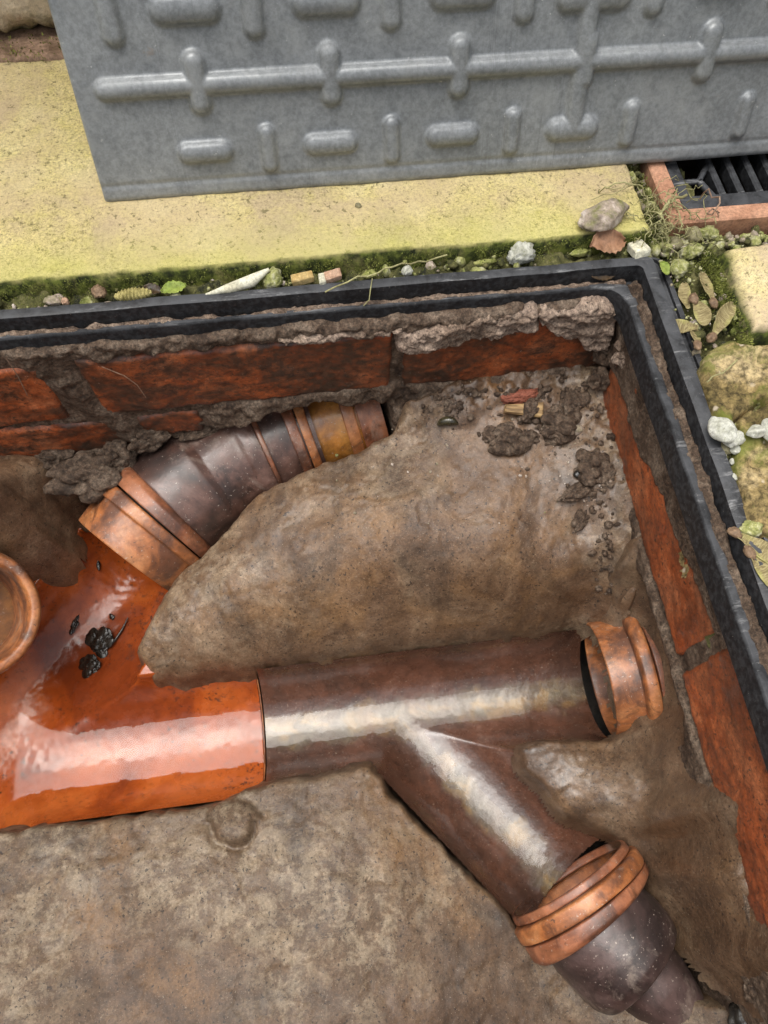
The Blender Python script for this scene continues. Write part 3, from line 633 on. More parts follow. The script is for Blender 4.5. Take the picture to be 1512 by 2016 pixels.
def orange_z(A, B):
    zm = half(B - CY + .001, RO); ub = A * UN[0] + B * UN[1] - UO; along = A * UD[0] + B * UD[1]
    hw = RO - .001 + .021 * sstep(.115, .02, along); ub = np.where(ub > 0, ub * (RO - .001) / hw, ub)
    zb = np.where(A < -.10, half(ub, RO - .001), CZ + 2e-3)
    z = smin(zm, zb, .006); z = np.minimum(z, CZ)
    return z + .0003 * fbm(A, B, f=50, octs=3, seed=61) + .00015 * fbm(A, B, f=180, octs=3, seed=62)
oc = empty('junction_channel', (-.2, CY, CZ)); tag(oc, 'wet orange clay channel junction with a pool of water in it', 'drain channel')
ob = heightmesh('channel', -.40, XJ, .03, .36, .0012, orange_z, M['orange_wet'], oc, keepf=lambda A, B: (orange_z(A, B) < CZ - .0035) | ((B > CY) & (A < -.09) & (A * UD[0] + B * UD[1] < .1050 + .0015 * fbm(A, B, f=60, octs=3))) & ~((A < -.10) & (A * UD[0] + B * UD[1] > .1060)))
th = np.linspace(0, np.pi, 40)
V = []
for r, dx in ((RO + .001, 0), (RO + .001, .0018), (RO - .0045, .0018), (RO - .0045, -.001), (RO, -.002)):
    V.append(np.stack([np.full(40, XJ + dx), CY - .001 + r * np.cos(th), CZ - r * np.sin(th)], -1))
V = np.array(V); link('end_rim', raw_mesh('end_rim', V[[0, 1, 2]], grid_faces(3, 40)), M['collar'], oc)
def brown_z(A, B):
    zm = half(B - CY, RB); bb = A * BN[0] + B * BN[1] - BO
    zb = np.where((B < CY) | (A > .1), half(bb, RB + .0005), CZ + 2e-3)
    ok = (A * BD[0] + B * BD[1]) > (.03 * BD[0] + .13 * BD[1])
    zb = np.where(ok, zb + .0015, CZ + 2e-3)
    z = smin(zm, zb, .0022); z = np.minimum(z, CZ)
    return z + .00012 * fbm(A, B, f=60, octs=3, seed=71) + .00008 * fbm(A, B, f=200, octs=3, seed=72)
br = empty('junction_channel', (.1, CY, CZ)); tag(br, 'dark brown clay channel with silt and a branch to the lower right', 'drain channel')
heightmesh('channel', XJ + .003, .2130, -.100, .17, .0012, brown_z, M['brown_wet'], br, keepf=lambda A, B: ((A * BD[0] + B * BD[1]) < (.150 * BD[0] - .034 * BD[1] + .005)) & (brown_z(A, B) < CZ - .0035))

# ---------------------------------------------------------------- water lying in the channels
def water_sheet(name, fz, level, x0, x1, y0, y1, label):
    o = heightmesh(name, x0, x1, y0, y1, .0012, lambda A, B: level + 0 * A, M['water'], None, keepf=lambda A, B: fz(A, B) < level + .0003 + .0007 * fbm(A, B, f=110, octs=4, seed=77))
    tag(o, kind='structure'); return o
water_sheet('water', orange_z, CZ - RO + .0052, -.40, XJ, .03, .19, '')
water_sheet('water', brown_z, CZ - RB + .0017, XJ + .003, .212, -.04, .17, '')

# ---------------------------------------------------------------- benching
def ctrl(pts): return [q[1:] if q[0] == 'w' else tuple(at_z(*q)) for q in pts]
BH = []
def on_bench(px, py, k=0):
    p = at_z(px, py, -.15)
    for _ in range(25): p = at_z(px, py, .5 * p[2] + .5 * float(BH[k](np.array([p[0]]), np.array([p[1]]))[0]))
    return p
def bench(name, outline, pts, mat, label, extra=None, seed=0, rough=1., r=.008, res=.0016, depth=.016):
    f = tps(ctrl(pts)); ol = [q[1:3] if q[0] == 'w' else tuple(at_z(*q)[:2]) for q in outline]
    def h(A, B):
        z = f(A, B) + rough * (.0018 * fbm(A, B, f=16, octs=2, seed=seed) + .0009 * fbm(A, B, f=60, octs=4, seed=seed + 3) + .0009 * sstep(.10, .16, fbm(A, B, f=17, octs=5, seed=seed + 9)) - .0008 * sstep(.22, .27, fbm(A, B, f=26, octs=5, seed=seed + 19)) + .0003 * fbm(A, B, f=330, octs=3, seed=seed + 7))
        return z + (extra(A, B) if extra else 0)
    BH.append(h)
    o = relief(name, ol, h, mat, res=res, r=r, depth=depth, wob=.0016, wobf=70, steep=5, seed=seed)
    return tag(o, label, 'concrete benching')
m1 = [(810, 800, -.122), (900, 772, -.113), (1000, 762, -.112), (1130, 742, -.112), (1170, 800, -.118), (1190, 900, -.124), (1212, 1000, -.132), (1228, 1100, -.15), (1240, 1190, -.175),
      (700, 900, -.152), (850, 855, -.133), (1000, 880, -.129), (1120, 900, -.128), (600, 960, -.158), (700, 960, -.147), (850, 950, -.138), (1000, 960, -.135), (1130, 980, -.136),
      (450, 1080, -.180), (600, 1030, -.158), (750, 1015, -.145), (900, 1015, -.142), (1050, 1020, -.143), (1150, 1045, -.150), (1000, 1060, -.143), (800, 1060, -.146), (600, 1075, -.160),
      (400, 1150, -.190), (550, 1130, -.173), (750, 1115, -.159), (950, 1115, -.156), (1120, 1125, -.162), (330, 1240, -.208), (450, 1230, -.198), (600, 1205, -.192), (800, 1185, -.187), (1000, 1170, -.184), (1140, 1160, -.184), (650, 1250, -.213), (900, 1220, -.208), (1120, 1195, -.205),
      (280, 1285, -.226), (350, 1310, -.228), (500, 1300, -.228), (700, 1277, -.227), (900, 1252, -.227), (1140, 1222, -.224), (345, 1135, -.209), (410, 1090, -.193), (500, 1000, -.174), (590, 935, -.163), (760, 840, -.138)]
bench('concrete_benching', [(272, 1286, -.233), (300, 1332, -.233), (345, 1335, -.233), (490, 1313, -.233), (700, 1285, -.233), (900, 1259, -.233), (1152, 1226, -.23), (1200, 1218, -.21), (1246, 1205, -.18), (1275, 1180, -.13), (1300, 1100, -.12), (1260, 900, -.12), (1230, 730, -.11), (1100, 700, -.11), (800, 775, -.112), (776, 842, -.135), (705, 884, -.150), (590, 926, -.163), (500, 972, -.175), (408, 1086, -.197), (342, 1130, -.211), (318, 1190, -.22)], m1, M['bench_mound'],
      'large brown wet mortar mound between the two pipes at the back', seed=100, depth=.007,
      extra=lambda A, B: np.maximum(sstep(.285, .325, B + .006 * vnoise(A * 60, B * 60, seed=3)), sstep(.195, .222, A + .006 * vnoise(A * 50, B * 50, seed=5))) * (.0028 * fbm(A, B, f=75, octs=5, seed=111, gain=.62) + .0012))
m2 = [(-100, 1670, -.231), (0, 1660, -.230), (200, 1632, -.230), (410, 1612, -.231), (520, 1560, -.231), (720, 1525, -.231), (770, 1580, -.231), (880, 1700, -.230), (990, 1820, -.231), (1040, 1890, -.234), (1100, 1930, -.236), (1200, 2030, -.232),
      (100, 1760, -.222), (350, 1740, -.221), (600, 1700, -.219), (750, 1720, -.221), (300, 1900, -.214), (600, 1900, -.213), (850, 1880, -.222), (-100, 1900, -.214), (100, 2100, -.206), (600, 2100, -.208), (1000, 2100, -.224), (1300, 2100, -.215), (1400, 2050, -.205)]
lump = at_z(462, 1618, -.225)
def lump_h(A, B):
    d = np.hypot((A - lump[0] + .35 * (B - lump[1])) / .022, (B - lump[1]) / .016) + .16 * fbm(A, B, f=55, octs=4, seed=13) + .5 * sstep(.006, .018, A - lump[0]) * (B < lump[1]); crease = np.exp(-((d - 1.08) / .12) ** 2) * (B < lump[1] + .004)
    sc = at_z(730, 1522, -.23); d2 = np.hypot((A - sc[0]) / .016, (B - sc[1]) / .01)
    return .010 * np.sqrt(np.clip(1 - d * d, 0, 1)) - .003 * crease + .005 * np.exp(-d2 ** 2) * (1 + .6 * fbm(A, B, f=150, seed=4))
bench('concrete_benching', [(-200, 1680, -.233), (0, 1640, -.233), (200, 1615, -.233), (410, 1585, -.233), (470, 1563, -.233), (515, 1547, -.233), (620, 1529, -.233), (725, 1507, -.233), (752, 1532, -.233), (765, 1562, -.233), (880, 1678, -.233), (1003, 1806, -.233), (1030, 1850, -.235), (1120, 1900, -.235), (1230, 1960, -.235), (1330, 1960, -.225), (1420, 1980, -.21), (1560, 2000, -.2), (1560, 2200, -.2), (-200, 2200, -.22)], m2, M['bench_flat'],
      'broad pale mottled mortar shelf below the orange channel', extra=lump_h, seed=200, rough=.8, r=.0035)
m3 = [(1035, 1478, -.231), (1150, 1466, -.226), (1225, 1462, -.218), (1250, 1560, -.203), (1300, 1560, -.186), (1350, 1560, -.155),
      (1215, 1640, -.227), (1130, 1600, -.231), (1150, 1540, -.217), (1330, 1650, -.187), (1385, 1650, -.148), (1300, 1750, -.212), (1350, 1750, -.182), (1400, 1750, -.151), (1350, 1830, -.206), (1400, 1850, -.176), (1430, 1950, -.182), (1290, 1690, -.208), (1262, 1690, -.222), (1440, 2060, -.2)]
m3 += [('w', .224, y, -.130) for y in (-.16, -.12, -.08, -.04, .0)] + [('w', .238, y, -.124) for y in (-.16, -.10, -.04, .02)]
m3 += [('w', .224, .035, -.175), ('w', .225, .065, -.198), ('w', .226, .11, -.206), ('w', .234, .11, -.204), ('w', .234, .07, -.200), ('w', .234, .145, -.190), ('w', .224, .15, -.190), ('w', .222, .175, -.150), ('w', .215, .06, -.215), ('w', .254, .06, -.122), ('w', .254, .11, -.122), ('w', .254, .16, -.120), ('w', .238, .19, -.118), ('w', .246, .11, -.165), ('w', .246, .06, -.150), ('w', .244, .03, -.120)]
bench('concrete_benching', [(1026, 1471, -.233), (1060, 1463, -.233), (1150, 1457, -.23), (1205, 1454, -.222), ('w', .2225, .0625), ('w', .2225, .158), ('w', .219, .175), ('w', .228, .19), ('w', .258, .2), ('w', .258, -.02), ('w', .255, -.17), (1440, 2150, -.2), (1434, 1990, -.215), (1362, 1900, -.22), (1290, 1800, -.225), (1262, 1700, -.224), (1216, 1650, -.228), (1122, 1612, -.233), (1067, 1550, -.233), (1033, 1510, -.233)], m3, M['bench_right'],
      'dark wet rough mortar haunch against the right brick wall', seed=300, rough=1.5, r=.004, depth=.0045)
m4 = [(-60, 885, -.158), (0, 895, -.158), (80, 902, -.160), (130, 925, -.168), (40, 950, -.130), (-60, 960, -.122), (85, 965, -.145), (112, 1010, -.168), (-60, 1030, -.130), (20, 1010, -.130), (70, 1050, -.158), (100, 1070, -.188), (40, 1120, -.198), (0, 1100, -.185), (-60, 1100, -.178), (-120, 1060, -.165), (60, 1000, -.138)]
bench('concrete_benching', [(-200, 850, -.16), (0, 860, -.16), (140, 880, -.165), (130, 960, -.20), (124, 1032, -.235), (88, 1102, -.235), (46, 1152, -.235), (0, 1165, -.225), (-120, 1130, -.2), (-260, 1000, -.16)], m4, M['bench_left'],
      'dark brown smooth mortar hump in the far left corner', seed=400, rough=1.2, r=.022, depth=.022)

# ---------------------------------------------------------------- pipes
def run_pipe(parent, stations, specs):
    """stations: axis points; specs: (part name, material, [(t, radius), ...]) with t measured along the axis"""
    P_ = np.asarray(stations, float); seg = np.linalg.norm(np.diff(P_, axis=0), axis=1); L = np.r_[0, np.cumsum(seg)]
    def pos(t): return np.array([np.interp(t, L, P_[:, k]) for k in range(3)]) if 0 <= t <= L[-1] else (P_[0] + (P_[1] - P_[0]) / seg[0] * t if t < 0 else P_[-1] + (P_[-1] - P_[-2]) / seg[-1] * (t - L[-1]))
    def dr(t): return pos(t + .02) - pos(t - .02)
    for nm, mt, prof in specs:
        # round every corner of the profile a little
        q = []
        for i, (t, r) in enumerate(prof):
            if 0 < i < len(prof) - 1:
                (a0, b0), (a1, b1) = prof[i - 1], prof[i + 1]
                l0 = math.hypot(a0 - t, b0 - r); l1 = math.hypot(a1 - t, b1 - r); k0 = min(.0012 / max(l0, 1e-6), .45); k1 = min(.0012 / max(l1, 1e-6), .45)
                pa = (t + (a0 - t) * k0, r + (b0 - r) * k0); pb = (t + (a1 - t) * k1, r + (b1 - r) * k1)
                for s in (0, .5, 1): q.append((pa[0] * (1 - s) ** 2 + 2 * s * (1 - s) * t + pb[0] * s * s, pa[1] * (1 - s) ** 2 + 2 * s * (1 - s) * r + pb[1] * s * s))
            else: q.append((t, r))
        # insert rings in long straight runs
        qq = [q[0]]
        for a_, b_ in zip(q[:-1], q[1:]):
            n = max(1, int(abs(b_[0] - a_[0]) / .004))
            for k in range(1, n + 1): qq.append((a_[0] + (b_[0] - a_[0]) * k / n, a_[1] + (b_[1] - a_[1]) * k / n))
        lathe_path(nm, [pos(t) for t, r in qq], [r for t, r in qq], mt, parent, n=112, dirs=[dr(t) for t, r in qq], rough=.006, seed=len(nm))
# upper left inlet
up = empty('inlet_pipe', (-.15, .29, -.2)); tag(up, 'brown clay inlet pipe with orange collars along the back wall', 'drain pipe')
ax = [(-.178, .256, -.222), (-.142, .292, -.214), (-.105, .319, -.207), (-.06, .340, -.200), (-.01, .353, -.194), (.045, .361, -.186), (.10, .368, -.178)]
run_pipe(up, ax, [
    ('socket', M['collar'], [(.006, .047), (.006, .051), (.02, .0525), (.034, .0535), (.036, .0565)]),
    ('collar', M['collar'], [(.0345, .050), (.0345, .0575), (.036, .0585), (.0445, .0585), (.046, .0575), (.046, .05)]),
    ('coupling_band', M['collar_dark'], [(.0475, .05), (.0475, .058), (.058, .058), (.063, .0545), (.064, .05)]),
    ('pipe', M['pipe_brown'], [(.06, .050), (.064, .0535), (.100, .0540), (.103, .0535), (.110, .0495), (.142, .0495), (.146, .0515), (.160, .0510), (.1605, .0485), (.21, .0455)]),
    ('bead', M['collar_dark'], [(.160, .049), (.160, .0530), (.1645, .0525), (.1645, .049)]),
    ('collar', M['collar_dark'], [(.186, .044), (.186, .0510), (.196, .0500), (.196, .044)]),
    ('collar', M['collar'], [(.1975, .044), (.1975, .0495), (.206, .0475), (.2065, .042)]),
    ('neck', M['amber'], [(.204, .0405), (.250, .0395)]),
    ('collar', M['collar'], [(.236, .038), (.236, .0435), (.247, .043), (.247, .038)]),
    ('collar', M['collar_dark'], [(.2485, .038), (.2485, .0425), (.27, .041)])])
tube('bore', np.array([(-.170, .264, -.220), (-.142, .292, -.214)]) , .0475, M['dark'], up, 40)  # black lining paints the shade inside the collar mouth
# right hand inlet on the main channel
rp = empty('inlet_pipe', (.22, CY, CZ)); tag(rp, 'orange clay inlet socket at the right end of the brown channel', 'drain pipe')
run_pipe(rp, [(.2135, .109, -.2385), (.27, .110, -.2285), (.33, .110, -.218)], [
    ('socket', M['collar'], [(0.03, .0445), (0.001, .0450), (0, .0462), (0.0008, .0478), (.025, .0488), (.027, .0488)]),
    ('collar', M['collar'], [(.0232, .047), (.0232, .0555), (.025, .0585), (.0325, .0590), (.034, .0580), (.034, .047)]),
    ('band', M['collar_dark'], [(.0352, .047), (.0352, .0565), (.06, .0545)])])
# lower right inlet
lp = empty('inlet_pipe', (.15, -.05, -.235)); tag(lp, 'purple brown clay inlet pipe with orange double collar at lower right', 'drain pipe')
ld = np.array([.40, -.905, .0]); ld /= np.linalg.norm(ld); l0 = np.array([.1525, -.0385, -.2345])
ld2 = np.array([.60, -.79, .03]); ld2 /= np.linalg.norm(ld2)
st = [l0, l0 + ld * .032, l0 + ld * .032 + ld2 * .08, l0 + ld * .032 + ld2 * .15]
run_pipe(lp, st, [
    ('socket', M['collar_dark'], [(-.0055, .048), (-.0055, .0505), (.0005, .0512), (.0005, .048)]),
    ('collar', M['collar'], [(.0012, .047), (.0012, .0538), (.0025, .0552), (.0115, .0552), (.0128, .0545), (.0128, .047)]),
    ('coupling_band', M['collar_dark'], [(.0138, .047), (.0138, .0545), (.0225, .0540), (.0255, .0510), (.026, .044)]),
    ('pipe', M['pipe_purple'], [(.024, .0435), (.05, .0435), (.062, .0425), (.070, .0385), (.0715, .034), (.072, .03)]),
    ('spigot', M['pipe_purple'], [(.066, .0290), (.085, .0270), (.105, .0205), (.128, .009)])])
# pipe end at the left edge
le = empty('pipe_end', (-.26, .21, -.2)); tag(le, 'open orange clay pipe end at the left edge of the chamber', 'drain pipe')
lc = at_z(-62, 1210, -.158); ldir = np.array([.52, -.30, .80]); ldir /= np.linalg.norm(ldir)
run_pipe(le, [lc - ldir * .09, lc - ldir * .03, lc], [
    ('socket', M['collar'], [(.0, .046), (.055, .049), (.060, .0505), (.066, .0515), (.0675, .0515)]),
    ('groove', M['dark'], [(.0672, .0495), (.0705, .0495)]),
    ('rim', M['collar'], [(.0700, .042), (.0700, .0500), (.076, .0515), (.0860, .0510), (.0895, .0490), (.090, .0460), (.089, .0430), (.084, .0415), (.06, .0405), (.0, .0400)])])
V = [lc - ldir * .062 + .0405 * (np.cos(t) * frame_of(ldir)[1] + np.sin(t) * frame_of(ldir)[2]) for t in np.linspace(0, 2 * np.pi, 40, endpoint=False)]
link('bore_bottom', raw_mesh('bore_bottom', V, [tuple(range(40))]), M['amber_dark'], le)  # disc closing the bore, its shade put into the colour

# ---------------------------------------------------------------- steel cover leaning on the wall
cv = empty('manhole_cover', (.1, .4318, 0)); tag(cv, 'grey galvanised steel cover with pressed ribs leaning on the wall', 'manhole cover')
tl = math.radians(20); CU0, CU1, CL = -.1285, .4815, .535
segs = []      # (u0, v0, u1, v1, radius, height)
for k in range(7):
    u = -.0536 + .0845 * k
    if k not in (3, 4): segs.append((u - .0115, .030, u + .0115, .030, .0064, .0054))
    segs.append((u + .042, .0195, u + .042, .0395, .0052, .0050))
    segs.append((u + .0025, .060, u + .0025, .083, .0066, .0062))
    for row in (0, 1):
        vv = .111 + .148 * row
        segs.append((u + .003 - .013, vv, u + .003 + .013, vv, .0076, .0052)); segs.append((u - .042, vv - .011, u - .042, vv + .028, .0062, .005))
        segs.append((u + .003, vv + .036, u + .003, vv + .06, .0066, .005)); segs.append((u - .042 - .012, vv + .052, u - .042 + .012, vv + .052, .0072, .005))
        segs.append((u + .0025, vv + .096, u + .0025, vv + .119, .0066, .0062))
for v in (.0705, .2185, .3665): segs.append((-.109, v, .462, v, .0058, .0058))
for u in (.2005, .2005 - .2535 * 1.0): 
    if u > 0: segs.append((u, .030, u, .44, .0062, .0058)); segs.append((u - .011, .029, u + .011, .029, .0072, .0056)); segs.append((u - .014, .107, u + .018, .107, .0085, .0056))
u = np.arange(CU0 - .012, CU1 + .012, .00115); v = np.arange(-.012, CL + .012, .00115); A, B = np.meshgrid(u, v)
Hh = np.zeros_like(A)
for (a0, b0, a1, b1, r, hh) in segs:
    mk = (A > min(a0, a1) - r * 1.7) & (A < max(a0, a1) + r * 1.7) & (B > min(b0, b1) - r * 1.7) & (B < max(b0, b1) + r * 1.7)
    x_, y_ = A[mk], B[mk]; e0, e1 = a1 - a0, b1 - b0; t = np.clip(((x_ - a0) * e0 + (y_ - b0) * e1) / max(e0 * e0 + e1 * e1, 1e-12), 0, 1)
    d = np.hypot(x_ - a0 - t * e0, y_ - b0 - t * e1) / r
    hgt = hh * (np.where(d < .8, 1 - .42 * d * d, .7312 * (1 - sstep(.60, 1.24, d)) / (1 - sstep(.60, 1.24, np.array(.8)))))
    Hh[mk] = np.maximum(Hh[mk], hgt)
Hh -= .0007 * np.exp(-((B - .0115) / .0016) ** 2)
Hh += .0005 * fbm(A, B, f=14, octs=3, seed=90)
def fold(s, lo, hi, R=.0045):
    """position along the sheet and how far it has turned back, for a rolled edge"""
    pos, dep = s.copy(), np.zeros_like(s)
    for sgn, edge in ((-1, lo), (1, hi)):
        o = sgn * (s - (edge - sgn * R)); mk = o > 0; ang = np.minimum(o / R, math.pi / 2); ex = np.maximum(o - R * math.pi / 2, 0)
        pos = np.where(mk, edge - sgn * R + sgn * R * np.sin(ang), pos); dep = np.where(mk, R * (1 - np.cos(ang)) + ex * 1.6, dep)
    return pos, dep
pu, du = fold(A, CU0, CU1, .0025); pv, dv = fold(B, 0, CL)
o3 = np.array([0, .4318, .0]); nn = np.array([0, -math.cos(tl), math.sin(tl)]); uu = np.array([0, math.sin(tl), math.cos(tl)])
Vc = o3 + pu[..., None] * np.array([1, 0, 0]) + pv[..., None] * uu + (Hh - du - dv)[..., None] * nn
link('sheet', raw_mesh('sheet', Vc, grid_faces(*A.shape)), M['galv'], cv)
bkv = [o3 + np.array([a_, 0, 0]) + b_ * uu - .0115 * nn for a_, b_ in ((CU0 + .003, .003), (CU1 - .003, .003), (CU1 - .003, CL - .003), (CU0 + .003, CL - .003))]
link('back_plate', raw_mesh('back_plate', bkv, [(0, 1, 2, 3)]), M['galv'], cv, False)

# ---------------------------------------------------------------- loose things on the ground
def pebble(name, px, py, z, size, mat, label, cat='stone', seed=0, rot=0., rough=.22, facet=.0, grain=.0, level=4, group=None, sink=.6, tilt=(0, 0)):
    """size in metres (half axes); it rests on height z"""
    p = at_z(px, py, z + size[2] * sink)
    o = link(name, rock_mesh(name, size, seed, level, rough, 1.3, facet, grain), mat); place(o, tuple(p), (tilt[0], tilt[1], rot))
    return tag(o, label, cat, group)
pebble('stone', 1190, 425, 0, (.0195, .0115, .0105), M['stone_pink'], 'chunky buff stone with mossy face lying on the slab corner', seed=3, rot=.35, facet=.35, grain=.06)
pebble('stone', 1024, 500, -.012, (.0100, .0072, .0075), M['stone_white'], 'knobbly white stone with green moss beside the frame back edge', seed=5, rot=.3, facet=.2, grain=.12, rough=.35)
pebble('stone', 802, 533, -.011, (.0036, .004, .004), M['stone_white'], 'small white pebble perched alone on the frame edge', seed=6, facet=.2)
pebble('stone', 536, 552, -.012, (.0065, .0085, .006), M['stone_moss'], 'mossy yellow green stone beside the long pale shard', seed=7, rot=-.6, facet=.2, grain=.1)
def chip(px, py, z, size, mat, label, rot, seed):
    V, F = box_v(-size[0], size[0], -size[1], size[1], -size[2], size[2], min(size) * .35)
    V = np.array(V); V += .12 * min(size) * np.random.default_rng(seed).normal(size=V.shape)
    o = link('chip', raw_mesh('chip', V, F), mat, None, False); p = at_z(px, py, z + size[2]); place(o, tuple(p), (rnd.uniform(-.25, .25), rnd.uniform(-.2, .2), rot))
    b_ = o.modifiers.new('bevel', 'BEVEL'); b_.width = min(size) * .25; b_.segments = 2
    return tag(o, label, 'chip')
chip(596, 548, -.010, (.0075, .0034, .003), M['chip_tan'], 'tan rectangular chip with rounded corners on the moss', .1, 1)
chip(656, 543, -.008, (.0058, .0034, .003), M['chip_pink'], 'pink brick chip behind the upright cream chip', .1, 2)
chip(634, 551, -.009, (.0024, .004, .003), M['chip_white'], 'small cream chip standing against the pink chip', .1, 3)
pebble('chip', 729, 540, -.012, (.0066, .0028, .0024), M['chip_green'], 'flat green stained chip beside the frame back edge', 'chip', seed=44, facet=.35, grain=.05, rot=.05)
chip(1258, 490, -.009, (.006, .0065, .0035), M['chip_white'], 'square cream chip with moss at the frame corner', .2, 5)
pebble('chip', 955, 517, -.013, (.0080, .0032, .0024), M['chip_green'], 'green mossy chip left of the knobbly white stone', 'chip', seed=46, facet=.35, grain=.08, rot=.1)
pebble('chip', 1140, 498, -.014, (.0085, .0034, .003), M['chip_green'], 'green mossy chip lying under the brown leaf', 'chip', seed=47, facet=.35, grain=.08, rot=.15)
pebble('stone', 705, 405, 0, (.0026, .0022, .0018), M['stone_grey'], 'small grey crumb lying alone on the open slab', seed=40, facet=.3, level=3)
# pale curved shard
sp_ = [at_z(405, 580, -.006), at_z(450, 568, -.005), at_z(495, 553, -.004), at_z(530, 530, .0)]
lathe_path('shard', sp_, [.0006, .0032, .0042, .0012], M['chip_white'], None, n=14); tag(bpy.context.scene.objects['shard'], 'long pale tapering shard lying against the frame', 'shard')
def leaf(name, px, py, z, L, W, mat, label, rot, curl=.25, cat='leaf', seed=0, wing=False, tilt=(0, 0), group=None):
    nu, nv = 18, 11; U, Vv = np.meshgrid(np.linspace(0, 1, nu), np.linspace(-1, 1, nv))
    if wing: wdt = W * (.28 + .72 * sstep(.0, .55, U)) * np.sqrt(np.clip(1 - ((U - .55) / .46).clip(0) ** 2, 0.02, 1)); off = .35 * W * np.sin(U * 2.6)
    else: wdt = W * np.sin(np.pi * np.clip(U, .015, .985)) ** .75 * (1 + .1 * np.sin(U * 40 + Vv * 3)); off = .12 * W * np.sin(U * 5)
    X = (U - .5) * L; Y = Vv * wdt + off; Z = curl * W * (Vv ** 2 * .7 - .8 * (U - .5) ** 2) + (0 if wing else .06) * W * np.sin(U * 30 + seed) * np.abs(Vv) + .08 * W * fbm(X * 200, Y * 200, seed=seed)
    top = np.stack([X, Y, Z], -1).reshape(-1, 3); F = grid_faces(nv, nu)
    o = link(name, raw_mesh(name, top, F), mat); md = o.modifiers.new('thick', 'SOLIDIFY'); md.thickness = .0004
    p = at_z(px, py, z); place(o, tuple(p), (tilt[0], tilt[1], rot)); return tag(o, label, cat, group)
leaf('leaf', 1196, 478, -.003, .026, .0095, M['leaf_brown'], 'dry brown leaf tucked under the buff stone', .15, .5, seed=1, tilt=(.35, 0))
leaf('leaf', 342, 568, -.007, .017, .0055, M['leaf_green'], 'small bright green leaf on the moss near the catkin', .3, .4, seed=2)
leaf('leaf', 1190, 539, -.013, .019, .005, M['leaf_dark'], 'sodden dark leaf stuck to the inside of the frame corner', .1, .2, seed=3, tilt=(.9, 0))
leaf('leaf', 300, 572, -.008, .014, .0045, M['leaf_dark'], 'dark shrivelled leaf beside the small green leaf', -.2, .6, seed=4)
leaf('leaf', 1308, 528, -.004, .010, .004, M['leaf_green'], 'pale green leaf scrap caught on the frame corner', -1.0, .4, seed=5, tilt=(0, .4))
# catkin: yellow green bristly seed case
V, F = ico(5); Vc2 = V.copy(); sw = 1 + .16 * np.sin(Vc2[:, 0] * 34 + np.sin(np.arctan2(Vc2[:, 2], Vc2[:, 1]) * 3)); Vc2 = Vc2 * np.array([.0125, .0042, .004]) * np.c_[np.ones(len(sw)), sw, sw]
M['catkin'] = mat_simple('yellow_green_catkin', (.2, .17, .05), (.42, .36, .14), 260, .8, .0012)
o = link('catkin', raw_mesh('catkin', Vc2, F), M['catkin']); place(o, tuple(at_z(262, 580, -.006)), (0, 0, .05)); tag(o, 'fat yellow green catkin lying along the frame back edge', 'catkin')
pebble('husk', 194, 574, -.010, (.0048, .0042, .004), M['nut'], 'brown round seed husk at the left end of the catkin', 'seed', seed=9, grain=.15)
pebble('stone', 105, 592, -.012, (.006, .004, .0035), M['stone_pink'], 'pinkish stone half buried in moss at the far left', seed=10, facet=.2)
pebble('stone', 128, 594, -.010, (.0028, .0026, .0026), M['chip_pink'], 'tiny salmon pebble touching the half buried pinkish stone', seed=12)
# right hand strip
pebble('stone', 1366, 462, -.010, (.0052, .0062, .005), M['stone_grey'], 'smooth olive pebble below the terracotta gully rim', seed=13, rough=.08)
pebble('stone', 1394, 459, -.010, (.008, .005, .005), M['stone_moss'], 'mossy stone wedged between gully rim and pale slab', seed=14, facet=.2, grain=.08)
pebble('stone', 1362, 494, -.010, (.0072, .005, .005), M['stone_moss'], 'knobbly mossy stone near the frame corner, nearest the roots', seed=15, grain=.16, rough=.35, rot=.4)
pebble('stone', 1335, 528, -.010, (.0066, .0062, .005), M['stone_moss'], 'rounded mossy stone between frame corner and winged seeds', seed=16, grain=.1)
pebble('stone', 1330, 480, -.013, (.006, .005, .004), M['stone_grey'], 'dull olive pebble under the tangled roots', seed=17)
pebble('stone', 1422, 846, 0, (.0070, .0088, .006), M['stone_white'], 'largest white pebble on the mossy block, nearest the frame', seed=18, rot=.5, rough=.15)
pebble('stone', 1444, 864, -.002, (.0065, .0062, .005), M['stone_white'], 'square white pebble touching the largest white pebble', seed=19, facet=.3)
pebble('stone', 1488, 851, .001, (.0062, .005, .004), M['stone_white'], 'pointed white chip alone on the mossy block', seed=20, facet=.4)
pebble('stone', 1520, 848, .001, (.006, .008, .005), M['stone_white'], 'white pebble cut by the right edge of the picture', seed=21, rough=.12)
pebble('stone', 1432, 880, -.010, (.005, .005, .004), M['stone_grey'], 'brown olive pebble below the two touching white pebbles', seed=22)
pebble('stone', 1449, 886, -.006, (.0034, .0026, .0024), M['stone_white'], 'little white pebble below the square white pebble', seed=23)
pebble('stone', 1441, 909, -.009, (.0016, .002, .0016), M['stone_white'], 'uppermost tiny white grit below the olive pebble beside the frame', group='tiny white grit beside the frame', seed=24, level=3)
pebble('stone', 1444, 940, -.009, (.002, .0026, .002), M['stone_white'], 'lowest tiny white grit below the olive pebble beside the frame', group='tiny white grit beside the frame', seed=25, level=3)
pebble('stone', 1425, 897, -.010, (.0016, .0018, .0016), M['stone_white'], 'leftmost tiny white grit below the olive pebble beside the frame', group='tiny white grit beside the frame', seed=26, level=3)
pebble('stone', 1478, 1040, -.009, (.006, .005, .004), M['stone_moss'], 'cream mossy stone beside the frame below the mossy blocks', seed=27, grain=.1)
